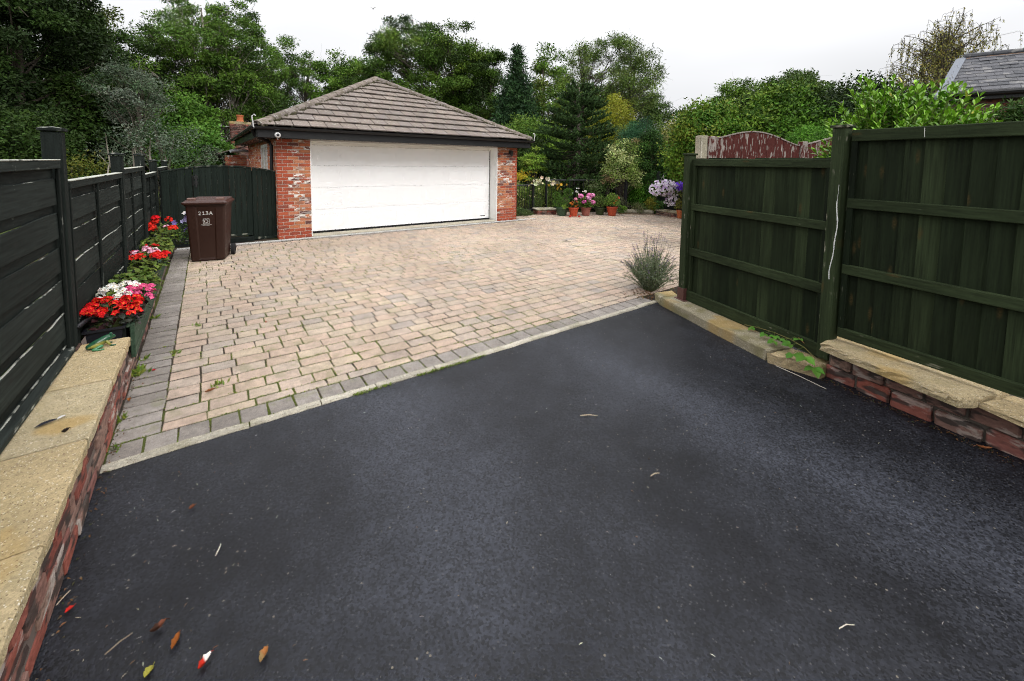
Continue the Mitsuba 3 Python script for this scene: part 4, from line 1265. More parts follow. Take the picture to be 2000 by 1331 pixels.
m1 = MB(); DFL.box(m1, -.02, 1.85, -.03, .03, 1.172, 1.24, (.7, HZ + .1)); put(df + '__rail', m1, 'm_dark')
m1 = MB(); DFL.box(m1, -.05, .05, -.06, .04, -.05, 1.52, (.7, .1)); put(df + '__post', m1, 'm_dark')

# ---------------------------------------------------------------- slate roofed house on the right
hk = thing('slate_house', 'old brick house with a dark slate roof and lead edged gable behind the laurel', 'house')
dH = np.array([math.sin(-.27), math.cos(-.27)])
HL = Line((12.95, 1.95), -dH, (-dH[1], dH[0]))               # u towards the viewer's right (nearer), w out of the wall
EVZ, RGZ, RUN, HIP = 3.40, 4.39, 1.55, .48
m1 = MB(); m1.add(*HL.put(*bx(.05, 9.0, -6.0, -.25, -.05, 3.30)), (.30, .26, .22)); put(hk + '__wall', m1, 'm_matte')
mb = MB()
for k in range(22, 44):
    u = -.11 if k % 2 else 0
    while u < 4.0:
        if u > -.0001 or True:
            mb.add(*HL.put(*bx(max(u, .04), u + .214, -.30, -.242, k * .075 + .005, k * .075 + .068)), (tone(), float(rng.random() < .5)))
        u += .225
put(hk + '__wall__brickwork', mb, 'm_oldbrick', num=False); stuff(hk + '__wall__brickwork')
SLH = math.hypot(RUN, RGZ - EVZ); su = np.array([0, -RUN / SLH, (RGZ - EVZ) / SLH]); sn = np.array([0, (RGZ - EVZ) / SLH, RUN / SLH])
m1 = MB(); v = np.array([[0, 0, EVZ - .03], [9, 0, EVZ - .03], [9, -RUN, RGZ - .03], [HIP, -RUN, RGZ - .03], [0, -2 * RUN, EVZ - .03], [9, -2 * RUN, EVZ - .03]])
m1.add(*HL.put(v, np.array([[0, 1, 2, 3], [3, 2, 5, 4]])), (.05, .05, .055)); m1.add(*HL.put(np.array([[0, 0, EVZ - .03], [HIP, -RUN, RGZ - .03], [0, -2 * RUN, EVZ - .03]]), np.array([[0, 1, 2]])), (.10, .10, .11)); put(hk + '__roof', m1, 'm_matte')
rows = 11; g = SLH / rows
extra = MB()
for r in range(rows):
    u = .02 - (.14 if r % 2 else 0)
    while u < 5.5:
        wd = .272; a, b = max(u, .02), u + wd - .006
        s0, s1 = r * g, min(r * g + g * 1.5, SLH); a = max(a, HIP * (s0 + g * .5) / SLH)
        if b - a > .04:
            V = []
            for w_, lift in ((s0, .024), (s0, .016), (s1, .004)):
                pass
            base = lambda uu, s, l: np.array([uu, 0, EVZ]) + su * s + sn * l
            e = rng.normal(0, .003); l0 = .020 + rng.normal(0, .003)
            V = np.array([base(a, s0 + e, l0), base(b, s0 + e + rng.normal(0, .002), l0), base(b, s1, .006), base(a, s1, .006), base(a, s0 + e, l0 - .010), base(b, s0 + e, l0 - .010), base(b, s1, -.003), base(a, s1, -.003)])
            F = np.array([[0, 1, 2, 3], [4, 7, 6, 5], [0, 4, 5, 1], [1, 5, 6, 2], [3, 2, 6, 7], [0, 3, 7, 4]])
            if u < 3.4:
                m1 = MB(); m1.add(*HL.put(V, F), (tone(), 1.)); put(hk + '__roof__slate', m1, 'm_slate')
            else:
                extra.add(*HL.put(V, F), (tone(), 1.))
        u += wd
put(hk + '__roof__far_slates', extra, 'm_slate', num=False); stuff(hk + '__roof__far_slates')
m1 = MB()
V = np.array([[-.13, .02, EVZ - .06], [.06, .02, EVZ + .02], [HIP + .05, -RUN, RGZ + .035], [HIP - .13, -RUN, RGZ - .02], [-.13, .02, EVZ - .16], [.06, .02, EVZ - .1], [HIP + .05, -RUN, RGZ - .1], [HIP - .13, -RUN, RGZ - .12]])
m1.add(*HL.put(V, np.array([[0, 1, 2, 3], [4, 7, 6, 5], [0, 4, 5, 1], [1, 5, 6, 2], [2, 6, 7, 3], [3, 7, 4, 0]])), (.15, .17, .205)); put(hk + '__verge_flashing', m1, 'm_satin')
for q in range(1, 12):
    m1 = MB(); a = HL.put(np.array([[q * .45 + .03, -RUN, RGZ + .005], [q * .45 + .475, -RUN, RGZ + .005]]), np.zeros((0, 3), int))[0]; v, f = tube([a[0], a[1]], [.085, .078], 10); m1.add(v, f, (.5, .5, .5)); m1.c[0] = np.tile([tone(), 1.], (len(v), 1)); put(hk + '__ridge_tile', m1, 'm_slate')
m1 = MB(); a = HL.put(np.array([[0, .0, RGZ - .07]]), np.zeros((0, 3), int))[0]
V = np.array([[HIP, -RUN + .12, RGZ - .075], [5.4, -RUN + .12, RGZ - .075], [5.4, -RUN + .03, RGZ - .005], [HIP, -RUN + .03, RGZ - .005]]) ; V[:, 2] += .012
m1.add(*HL.put(V, np.array([[0, 1, 2, 3]])), (.20, .125, .08)); put(hk + '__ridge_mortar', m1, 'm_matte')
m1 = MB(); HL.box(m1, -.02, 9, -.24, -.02, 3.22, 3.34, (.014, .014, .015)); put(hk + '__fascia', m1, 'm_satin')
m1 = MB(); a = HL.put(np.array([[-.05, .05, EVZ - .05], [9, .05, EVZ - .05]]), np.zeros((0, 3), int))[0]; m1.add(*tube([a[0], a[1]], .055, 8), (.02, .02, .022)); put(hk + '__gutter', m1, 'm_satin')
# ---------------------------------------------------------------- leaves and flowers
def unit(a):
    return a / (np.linalg.norm(a, axis=-1, keepdims=True) + 1e-12)


def rdir(n, up=0.0):
    d = rng.normal(size=(n, 3)); d[:, 2] += up
    return unit(d)


def leaf4(mb, P, A, Nn, L, W, col, fold=.12):
    """Rhombic leaves with a slight fold: base, left, tip, right."""
    P = np.asarray(P); n = len(P); A = unit(A); S = unit(np.cross(A, Nn)); Nn = np.cross(S, A)
    L = np.broadcast_to(L, n)[:, None]; W = np.broadcast_to(W, n)[:, None]
    v = np.stack([P, P + A * L * .45 + S * W * .5 + Nn * W * fold, P + A * L, P + A * L * .45 - S * W * .5 + Nn * W * fold], 1).reshape(-1, 3)
    i = np.arange(n)[:, None] * 4
    f = np.vstack([i + [0, 2, 1], i + [0, 3, 2]])
    mb.add(v, f, np.repeat(col, 4, 0))


def leaf8(mb, P, A, Nn, L, W, col, fold=.10, droop=.25):
    """Broad leaves with a midrib, a fold and a drooping tip (8 triangles)."""
    P = np.asarray(P); n = len(P); A = unit(A); S = unit(np.cross(A, Nn)); Nn = np.cross(S, A)
    L = np.broadcast_to(L, n)[:, None]; W = np.broadcast_to(W, n)[:, None]; dz = np.array([0, 0, 1.0]) * L * droop
    m1_ = P + A * L * .33 - dz * .10; m2 = P + A * L * .68 - dz * .42; tip = P + A * L - dz
    up = Nn * W * fold
    v = np.stack([P, m1_, m2, tip, m1_ + S * W * .5 + up, m2 + S * W * .42 + up, m1_ - S * W * .5 + up, m2 - S * W * .42 + up], 1).reshape(-1, 3)
    i = np.arange(n)[:, None] * 8
    T_ = [[0, 1, 4], [1, 5, 4], [1, 2, 5], [2, 3, 5], [0, 6, 1], [1, 6, 7], [1, 7, 2], [2, 7, 3]]
    mb.add(v, np.vstack([i + t for t in T_]), np.repeat(col, 8, 0))


def flowers(mb, P, Nn, r, cin, cout, petals=5, cup=.15, notch=.62, eye=.03):
    """Flat flowers: a centre vertex and a scalloped rim."""
    P = np.asarray(P); n = len(P); Nn = unit(Nn); a = unit(np.cross(Nn, rdir(n))); b = np.cross(Nn, a)
    k = petals * 2; th = np.arange(k) * 2 * np.pi / k; rr = np.where(np.arange(k) % 2 == 0, 1.0, notch)
    r = np.broadcast_to(r, n)[:, None, None]
    rim = P[:, None] + r * rr[None, :, None] * (np.cos(th)[None, :, None] * a[:, None] + np.sin(th)[None, :, None] * b[:, None]) + r * cup * Nn[:, None]
    mid = P[:, None] + r * .38 * (np.cos(th)[None, :, None] * a[:, None] + np.sin(th)[None, :, None] * b[:, None]) + r * cup * .15 * Nn[:, None]
    v = np.concatenate([P[:, None], mid, rim], 1).reshape(-1, 3); s = 2 * k + 1
    i = np.arange(n)[:, None] * s; F = []
    for q in range(k):
        q1 = (q + 1) % k
        F += [i + [0, 1 + q, 1 + q1], i + [1 + q, 1 + k + q, 1 + k + q1], i + [1 + q, 1 + k + q1, 1 + q1]]
    c = np.concatenate([np.repeat(cin[:, None], 1, 1), np.repeat(((cin * eye + cout * (1 - eye)))[:, None], k, 1), np.repeat(cout[:, None], k, 1)], 1).reshape(-1, 3)
    mb.add(v, np.vstack(F), c)


def cols(base, n, s=.22, hue=.10):
    b = np.tile(np.asarray(base, float), (n, 1)) if np.ndim(base) == 1 else np.asarray(base)
    return np.clip(b * (1 + rng.uniform(-s, s, (n, 1))) * (1 + rng.uniform(-hue, hue, (n, 3))), 0, 1)


def pick(pal, n, w=None):
    pal = np.array(pal, float); return pal[rng.choice(len(pal), n, p=w)]


def sprig_stems(mb, base, tips, r, col):
    for t in tips:
        m = (base + t) / 2 + rng.normal(0, .01, 3)
        mb.add(*tube([base + rng.normal(0, .01, 3) * [1, 1, 0], m, t], [r, r * .8, r * .5], 4, False), col)


# ---------------------------------------------------------------- begonias and geraniums in the planter
def flower_plant(name, label, cat, cx_, cy_, z0, rx, ry, h, heads, leafcol, nleaf=260, lsize=.05, group=None, lmat='m_leaf', flow=True, round_leaf=True):
    """heads: list of (count, spread r, floret r, inner colour, outer colour, region x0, x1, y0, y1, zfrac, petals, florets per head)"""
    k = thing(name, label, cat, group)
    mb = MB(); n = nleaf
    th = rng.uniform(0, 2 * np.pi, n); rr = np.sqrt(rng.random(n)); zz = rng.random(n) ** .6
    dome = np.sqrt(np.clip(1 - rr ** 2 * .75, 0, 1))
    P = np.c_[cx_ + rx * rr * np.cos(th), cy_ + ry * rr * np.sin(th), z0 + h * zz * dome * .92]
    A = unit(np.c_[np.cos(th), np.sin(th), rng.uniform(-.3, .5, n)] + rng.normal(0, .5, (n, 3)))
    leaf8(mb, P, A, unit(rdir(n) * .45 + [0, 0, 1]), lsize * rng.uniform(.6, 1.25, n), lsize * rng.uniform(.7, 1.2, n) * (1.0 if round_leaf else .5), cols(pick(leafcol, n), n, .25), .08, .25)
    put(k + '__foliage', mb, lmat)
    mb = MB()
    st = np.c_[cx_ + rng.uniform(-rx, rx, 14) * .7, cy_ + rng.uniform(-ry, ry, 14) * .7, np.full(14, z0 + h * .75)]
    for s in st:
        mb.add(*tube([[cx_ + (s[0] - cx_) * .5, cy_ + (s[1] - cy_) * .6, z0 - .02], s], [.004, .003], 4, False), (.08, .10, .03))
    put(k + '__stem', mb, 'm_leaf')
    if heads:
        mb = MB()
        for (cnt, hr, fr_, ci, co, x0, x1, y0, y1, zb, pet, nf) in heads:
            for q in range(cnt):
                c = np.array([rng.uniform(x0, x1), rng.uniform(y0, y1), 0])
                d = ((c[0] - cx_) / rx) ** 2 + ((c[1] - cy_) / ry) ** 2
                c[2] = z0 + h * zb * (1 - .22 * min(d, 1.5)) + rng.uniform(-.012, .02)
                N_ = rdir(nf, .9); N_[:, 2] = np.abs(N_[:, 2]) * .9 + .05; N_ = unit(N_)
                Pf = c + N_ * hr * rng.uniform(.75, 1.05, (nf, 1))
                flowers(mb, Pf, unit(N_ + rdir(nf) * .35), fr_ * rng.uniform(.75, 1.15, nf), cols(ci, nf, .1, .05), cols(co, nf, .16, .06), pet, .18)
        put(k + '__flowers', mb, 'm_petal')
    return k


RED, RED2, DRED = (.62, .006, .012), (.66, .020, .010), (.36, .004, .012)
WHT_, PNK, LPNK = (.80, .80, .76), (.72, .10, .27), (.78, .42, .55)
YEL = (.55, .32, .02)
DKL = [(.018, .022, .014), (.035, .012, .014), (.03, .045, .015)]
GRL = [(.07, .115, .018), (.10, .145, .022), (.13, .165, .03), (.05, .085, .014)]
flower_plant('begonia', 'red begonias with dark bronze leaves in the nearest black trough', 'plant', -.655, 4.66, .39, .17, .24, .17, [(52, .026, .022, (.60, .30, .02), RED, -.82, -.47, 4.40, 4.95, .98, 4, 6)], DKL, 170, .055, lmat='m_shiny_leaf')
flower_plant('begonia', 'white begonias behind the nearest red begonias beside the fence', 'plant', -.67, 5.08, .39, .14, .26, .18, [(28, .026, .023, YEL, WHT_, -.82, -.57, 4.80, 5.36, 1.02, 4, 6)], GRL, 110, .05)
flower_plant('begonia', 'bright pink begonias beside the white ones spilling over the planter board', 'plant', -.545, 5.02, .39, .10, .24, .17, [(26, .026, .022, (.6, .25, .2), PNK, -.62, -.43, 4.78, 5.28, .98, 4, 6)], DKL, 80, .05)
flower_plant('geranium', 'mound of green geranium leaves without flowers between the begonias and the pink geraniums', 'plant', -.64, 5.78, .37, .19, .40, .21, [], GRL, 330, .062)
flower_plant('geranium', 'scarlet and pale pink geranium heads halfway along the planter', 'plant', -.63, 6.72, .38, .20, .42, .19, [(5, .055, .020, (.6, .02, .03), RED2, -.80, -.44, 6.30, 6.62, 1.0, 5, 26), (4, .052, .020, (.75, .5, .6), LPNK, -.74, -.50, 6.66, 6.95, 1.08, 5, 26), (3, .055, .02, (.5, .01, .02), RED, -.52, -.40, 6.55, 6.95, .95, 5, 24), (2, .05, .019, DRED, DRED, -.82, -.74, 6.7, 7.0, 1.05, 5, 20), (1, .045, .02, (.6, .05, .1), WHT_, -.58, -.54, 7.05, 7.15, 1.1, 5, 20)], GRL + DKL[:1], 260, .055)
flower_plant('geranium', 'yellow green geranium foliage with few red buds behind the pink geraniums', 'plant', -.64, 7.85, .37, .19, .45, .25, [(5, .02, .014, DRED, RED, -.72, -.50, 7.3, 7.7, .75, 5, 6)], GRL[1:3] + GRL, 330, .06)
flower_plant('geranium', 'scarlet geraniums at the far end of the planter near the bin', 'plant', -.60, 8.85, .37, .19, .50, .33, [(7, .062, .022, (.65, .04, .02), RED2, -.74, -.44, 8.40, 9.2, 1.0, 5, 28), (2, .06, .022, RED, RED, -.74, -.66, 8.9, 9.1, 1.2, 5, 26), (1, .04, .02, WHT_, LPNK, -.54, -.5, 8.5, 8.6, .9, 5, 14)], GRL, 240, .055)
VIO, PAL = (.30, .22, .62), (.55, .50, .80)
flower_plant('petunia', 'white and pale violet petunias spilling from the far planter end beside the bin', 'plant', -.40, 9.35, .26, .22, .30, .38, [(1, .005, .062, (.2, .15, .5), WHT_, -.315, -.31, 9.2, 9.21, 1.55, 5, 1), (3, .03, .045, VIO, PAL, -.44, -.22, 9.1, 9.4, 1.22, 5, 2), (3, .03, .045, VIO, VIO, -.50, -.25, 9.0, 9.4, .95, 5, 2), (2, .02, .04, VIO, WHT_, -.24, -.16, 9.1, 9.3, .85, 5, 1)], [(.10, .19, .035), (.075, .14, .025)], 300, .045, round_leaf=False)

# ---------------------------------------------------------------- plants in the pots
k = thing('topiary_conifer', 'clipped cloud pruned conifer with ball heads in the green glazed pot', 'shrub')
mb = MB()
for c, r, n in (((9.55, 10.40, .45), .17, 1100), ((9.72, 10.30, .52), .17, 1100), ((9.88, 10.28, .78), .150, 1300), ((9.50, 10.45, .68), .12, 700), ((9.66, 10.36, .36), .19, 900)):
    d = rdir(n); P = np.array(c) + d * r * rng.uniform(.82, 1.05, (n, 1)) * [1, 1, .85]
    leaf4(mb, P, unit(d + rdir(n) * .6), rdir(n), rng.uniform(.025, .045, n), .008, cols(pick([(.06, .14, .018), (.085, .18, .022), (.04, .09, .014)], n), n, .2))
put(k + '__foliage', mb, 'm_leaf')
mb = MB(); mb.add(*tube([[9.66, 10.34, .24], [9.68, 10.34, .5], [9.86, 10.29, .72]], [.022, .018, .014], 6), (.06, .045, .03)); put(k + '__stem', mb, 'm_matte')
k = thing('low_plant', 'small lime green leaves at the foot of the clipped conifer in its pot', 'plant')
mb = MB(); n = 60; P = np.c_[rng.normal(9.60, .05, n), rng.normal(10.16, .04, n), rng.uniform(.27, .36, n)]; leaf4(mb, P, rdir(n, .6), rdir(n, 1), .06, .045, cols((.22, .34, .05), n)); put(k + '__foliage', mb, 'm_leaf')


def potted(name, label, cat, x, y, z0, r, h, pal, n, ls, asp=.5, heads=None, shape=1.0):
    k = thing(name, label, cat)
    mb = MB(); d = rdir(n); d[:, 2] = np.abs(d[:, 2]) * shape
    rad = rng.random((n, 1)) ** .4
    P = np.array([x, y, z0 + h * .12]) + d * rad * [r, r, h * .88]
    leaf4(mb, P, unit(d + rdir(n) * .7), unit(rdir(n) + [0, 0, .8]), ls * rng.uniform(.6, 1.3, n), ls * asp * rng.uniform(.7, 1.2, n), cols(pick(pal, n), n, .28))
    put(k + '__foliage', mb, 'm_leaf')
    mb = MB()
    for q in range(9):
        t = np.array([x, y, z0]) + np.array([rng.normal(0, r * .4), rng.normal(0, r * .4), h * .8]); mb.add(*tube([[x + rng.normal(0, .02), y + rng.normal(0, .02), z0 - .04], t], [.006, .003], 4, False), (.06, .05, .025))
    put(k + '__stem', mb, 'm_matte')
    if heads:
        mb = MB()
        for (px, py, pz, hr, nf, fr_, ci, co) in heads:
            N_ = rdir(nf, .5); Pf = np.array([px, py, pz]) + N_ * hr * [1, 1, .8]
            flowers(mb, Pf, unit(N_ + rdir(nf) * .2), fr_ * rng.uniform(.8, 1.2, nf), cols(ci, nf, .15), cols(co, nf, .18, .08), 4, .1, .75)
        put(k + '__flowers', mb, 'm_petal')
    return k


ORG = (.62, .16, .02)
potted('begonia', 'orange begonias with dark leaves in the bright orange pot', 'plant', 9.85, 9.98, .29, .20, .22, [(.035, .06, .014), (.06, .10, .02), (.05, .03, .02)], 420, .055, .6, [(9.80 + a, 9.92 + b, .36 + c, .035, 14, .028, (.6, .25, .02), q) for a, b, c, q in ((-.05, .02, .05, ORG), (.10, -.04, .02, (.5, .07, .015)), (.02, -.08, -.02, ORG), (.0, .05, .10, (.55, .10, .03)), (-.10, .04, .08, ORG), (.12, .0, .12, (.5, .09, .05)))])
HP = (.68, .20, .42); HP2 = (.75, .33, .55); HP3 = (.66, .10, .40)
potted('hydrangea', 'hydrangea with round pink flower heads in the faded terracotta pot', 'plant', 10.36, 9.95, .27, .24, .36, [(.05, .10, .018), (.09, .16, .025), (.16, .24, .04)], 520, .085, .7, [(10.20, 10.00, .655, .098, 130, .022, HP2, HP), (10.44, 9.86, .70, .082, 110, .021, HP2, HP), (10.57, 9.82, .685, .085, 110, .021, HP2, HP2), (10.37, 9.84, .60, .085, 110, .021, HP2, HP2), (10.42, 9.83, .525, .082, 110, .021, HP2, HP2), (10.25, 9.88, .465, .085, 110, .021, HP, HP3), (10.53, 9.76, .455, .088, 110, .021, HP2, HP), (10.05, 10.10, .555, .06, 70, .021, HP2, (.7, .25, .35)), (10.30, 9.9, .82, .045, 24, .024, WHT_, WHT_), (10.5, 9.85, .63, .06, 60, .02, HP2, HP)])
potted('potted_shrub', 'leafy green shrub in the dark olive pot beside the hydrangea', 'shrub', 11.0, 9.86, .25, .30, .42, [(.08, .14, .025), (.12, .19, .04), (.16, .22, .06), (.05, .09, .02)], 1100, .05, .45)
potted('flowering_plant', 'bushy green plant with orange red flowers in the red pot at the row end', 'plant', 11.17, 9.47, .30, .27, .46, [(.09, .18, .025), (.14, .24, .04), (.19, .28, .05)], 900, .055, .5, [(11.34, 9.36, .60, .055, 16, .03, (.6, .2, .1), (.62, .13, .06)), (11.30, 9.40, .52, .04, 10, .03, (.6, .2, .1), (.60, .22, .12)), (11.10, 9.34, .44, .03, 8, .026, ORG, (.45, .13, .03)), (11.2, 9.33, .50, .03, 6, .024, ORG, (.5, .2, .05))])
potted('potted_shrub', 'yellow green shrub in the orange pot behind the green fence post', 'shrub', 12.60, 7.80, .27, .19, .44, [(.16, .17, .03), (.22, .20, .03), (.10, .12, .025)], 420, .05, .5)

# ---------------------------------------------------------------- hanging petunias
k = thing('hanging_petunias', 'large hanging basket of white and purple eyed petunias by the dark fence', 'hanging basket')
BC = np.array([12.62, 8.52, .98])
m1 = MB(); v, f = lathe([(.0005, -.16), (.10, -.14), (.17, -.06), (.19, .02), (.18, .03), (.15, .0)], 16); m1.add(v + BC, f, (.04, .03, .02)); put(k + '__basket', m1, 'm_matte')
m1 = MB()
for a in (0, 2.1, 4.2):
    m1.add(*tube([BC + [.18 * math.cos(a), .18 * math.sin(a), .02], BC + [0.02, .0, .42]], .005, 4), (.55, .55, .55))
m1.add(*tube([BC + [.02, 0, .42], BC + [.03, 0, .46], BC + [.25, .1, .50], BC + [.60, .30, .46]], .009, 5), (.05, .05, .05)); put(k + '__hanger', m1, 'm_satin')
mb = MB(); n = 1500; d = rdir(n, .1); P = BC + np.array([.10, -.03, -.02]) + d * [.56, .40, .26] * rng.random((n, 1)) ** .35
P[:, 2] -= .10 * ((P[:, 0] - BC[0]) / .5) ** 2
leaf4(mb, P, unit(d + rdir(n)), rdir(n, .8), .055, .032, cols(pick([(.07, .12, .02), (.04, .075, .014), (.12, .16, .03)], n), n, .3)); put(k + '__foliage', mb, 'm_leaf')
mb = MB(); n = 165; d = unit(rdir(n, .3) + np.array([-.75, -.55, 0])); P = BC + np.array([.06, -.03, .0]) + d * [.60, .44, .28]; P[:, 2] -= .10 * ((P[:, 0] - BC[0]) / .5) ** 2
ta = rng.random(46); tr = BC + np.array([.10, -.25, -.2]) + np.c_[rng.normal(.02, .11, 46), rng.normal(-.05, .09, 46), -ta * .42]
Pa = np.vstack([P, tr]); Na = unit(np.vstack([d, np.tile([-.8, -.55, .1], (46, 1))]) + rdir(len(Pa)) * .35 + np.array([-.35, -.3, .1])); n = len(Pa)
flowers(mb, Pa, Na, .041 * rng.uniform(.8, 1.15, n), cols((.14, .03, .22), n, .2), cols(pick([(.76, .66, .80), (.82, .78, .83), (.58, .42, .70)], n, [.3, .55, .15]), n, .06, .03), 5, .12, .86, .30); put(k + '__flowers', mb, 'm_petal')
mb = MB(); n = 70; d = unit(rdir(n) + np.array([-.6, -.6, .1])); P = np.array([12.98, 8.08, 1.03]) + d * [.26, .24, .17]; flowers(mb, P, unit(d + rdir(n) * .3), .042, cols((.04, .01, .22), n), cols((.13, .04, .55), n, .2), 5, .1, .85); put(k + '__violet_flowers', mb, 'm_petal')
mb = MB(); n = 300; d = rdir(n); P = np.array([13.0, 8.1, .92]) + d * [.25, .25, .2]; leaf4(mb, P, rdir(n), rdir(n, .8), .06, .035, cols((.14, .17, .03), n, .3)); put(k + '__trailing_leaves', mb, 'm_leaf')

# ---------------------------------------------------------------- lavender at the kerb end
k = thing('lavender', 'grey green lavender bush with purple spikes at the end of the green fence', 'shrub')
LC = np.array([4.98, 3.50, .0])
st, lv, fl = MB(), MB(), MB(); NS = 330
for q in range(NS):
    a = rng.uniform(0, 2 * math.pi); sp = rng.random() ** .6
    b0 = LC + [math.cos(a) * .06, math.sin(a) * .06, .0]
    tall = q < 90
    h = rng.uniform(.58, .88) if tall else rng.uniform(.28, .60)
    o = np.array([math.cos(a), math.sin(a), 0]) * sp * (.33 if tall else .42)
    top = LC + o + [0, 0, h * (1 - .35 * sp * sp)]
    mid = LC + o * .62 + [0, 0, h * .5] + rng.normal(0, .012, 3)
    C3 = [b0 + (mid - b0) * t * 1.0 for t in (0, .5)] + [mid, (mid + top) / 2 + rng.normal(0, .008, 3), top]
    st.add(*tube(C3, [.0035, .003, .0022, .0018, .0014], 3, False), jit((.11, .14, .07), .2))
    nl = 30 if not tall else 16
    t = rng.uniform(.12, .95 if not tall else .70, nl); P = b0 + (mid - b0) * np.minimum(t, .5)[:, None] * 2 + (top - mid) * np.maximum(t - .5, 0)[:, None] * 2
    ax = unit((top - mid)[None] * 0 + rdir(nl) + unit(top - b0) * .9)
    leaf4(lv, P, ax, rdir(nl), rng.uniform(.022, .045, nl), .0075, cols(pick([(.13, .16, .09), (.17, .20, .125), (.09, .125, .055), (.22, .24, .17)], nl), nl, .2))
    if tall or rng.random() < .25:
        m = 10; t = np.linspace(-.05, .01, m); P = top + unit(top - mid) * t[:, None] + rng.normal(0, .003, (m, 3))
        leaf4(fl, P, unit(rdir(m) + unit(top - mid)), rdir(m), .012, .009, cols(pick([(.16, .09, .24), (.10, .07, .11), (.22, .14, .32), (.13, .11, .09)], m), m, .2))
put(k + '__stem', st, 'm_leaf'); put(k + '__foliage', lv, 'm_leaf'); put(k + '__flowers', fl, 'm_petal')
k = thing('leaf_litter', 'brown dead leaves and stems lying under the lavender bush', 'leaf litter')
labels[k]['kind'] = 'stuff'
mb = MB(); n = 240; P = np.c_[rng.normal(4.86, .17, n), rng.normal(3.42, .13, n), rng.uniform(.003, .02, n)]; P = P[(P[:, 1] > 3.2)]; n = len(P)
leaf4(mb, P, rdir(n) * [1, 1, .25], unit(rdir(n) * .4 + [0, 0, 1]), rng.uniform(.02, .05, n), rng.uniform(.008, .02, n), cols(pick([(.16, .07, .03), (.22, .12, .06), (.09, .06, .04)], n), n, .3)); put(k + '__leaves', mb, 'm_leaf')

# ---------------------------------------------------------------- bramble over the kerb
k = thing('bramble', 'bramble shoot with fresh three part leaves growing out under the green fence', 'plant')
st, lv = MB(), MB()
main = np.array([[4.46, 1.98, .12], [4.40, 1.80, .155], [4.36, 1.66, .17], [4.30, 1.50, .175], [4.22, 1.36, .17], [4.12, 1.25, .15]])
st.add(*tube(main, [.0035] * 6, 5), (.14, .12, .04))
st.add(*tube([[4.50, 1.75, .17], [4.42, 1.62, .20], [4.33, 1.45, .205], [4.24, 1.37, .20]], .003, 5), (.20, .09, .04))
for (x, y, z, s) in ((4.40, 1.87, .14, .045), (4.30, 1.72, .15, .05), (4.27, 1.62, .17, .055), (4.20, 1.60, .15, .055), (4.22, 1.51, .18, .055), (4.18, 1.46, .17, .065), (4.30, 1.44, .20, .05), (4.08, 1.40, .13, .06), (4.03, 1.29, .165, .095), (4.015, 1.215, .105, .08)):
    j = np.argmin(np.linalg.norm(main - [x, y, z], axis=1)); c = np.array([x, y, z])
    st.add(*tube([main[j], (main[j] + c) / 2 + [0, 0, .02], c], .0018, 4), (.12, .16, .04))
    fw = unit(c - main[j] + np.array([-.05, -.02, .0])); sd = np.cross(fw, [0, 0, 1])
    for d, q in ((fw, 1.0), (fw * .25 + sd, .85), (fw * .25 - sd, .85)):
        leaf8(lv, c[None], unit(d + rng.normal(0, .12, 3))[None], unit(np.array([-.25, -.15, 1.0]) + rng.normal(0, .15, 3))[None], s * q * 1.15, s * q * .85, cols((.075, .185, .024), 1, .25), .10, .30)
put(k + '__stem', st, 'm_leaf'); put(k + '__leaves', lv, 'm_leaf')

# ---------------------------------------------------------------- laurel above the near fence
k = thing('cherry_laurel', 'bright green glossy laurel bush rising above the tall green fence panel', 'shrub')
lv, st = MB(), MB()
LB = np.array([6.52, 1.27, 1.55]); fr_ = np.array([math.cos(_y), -math.sin(_y), 0]); bk = np.array([math.sin(_y), math.cos(_y), 0])
for q in range(620):
    d = rdir(1, .35)[0]; d[2] = abs(d[2]) * .9 + .02; d = unit(d)
    lump = .82 + .36 * meshkit.noise(np.array([d * 2.6 + 4])) [0]
    hx = d @ fr_
    e = fr_ * hx * (.94 if hx > 0 else .86) + bk * (d @ bk) * .75 + np.array([0, 0, d[2] * 1.20])
    tip = LB + e * lump * rng.uniform(.66, 1.05)
    base = LB + e * .25 + [0, 0, -.5]
    sd = unit(tip - base * .5 - LB * .5 + [0, 0, .35])
    st.add(*tube([base, (base + tip) / 2 + [0, 0, -.03], tip - sd * .10, tip + sd * .03], [.010, .007, .005, .003], 4, False), (.10, .14, .03))
    nl = 11; ph = rng.uniform(0, 6); young = np.linspace(0, 1, nl)
    a = unit(np.cross(sd, [.3, .2, .9])); b = np.cross(sd, a)
    th = ph + np.arange(nl) * 2.4; out = a * np.cos(th)[:, None] + b * np.sin(th)[:, None]
    P = tip - sd * (1 - young)[:, None] * .24; A = unit(out * (1.05 - .6 * young)[:, None] + sd * (.35 + .75 * young)[:, None])
    c = np.array([.060, .165, .014]) * (1 - young)[:, None] + np.array([.23, .44, .035]) * young[:, None] ** 1.2
    if rng.random() < .04:
        c[-2:] = (.40, .36, .05)
    leaf8(lv, P, A, unit(sd + [0, 0, .6])[None].repeat(nl, 0), rng.uniform(.105, .155, nl) * (1 - .25 * young), rng.uniform(.030, .040, nl), cols(c, nl, .16, .06), .13, .22)
put(k + '__stem', st, 'm_leaf'); put(k + '__leaves', lv, 'm_shiny_leaf', smooth=False)

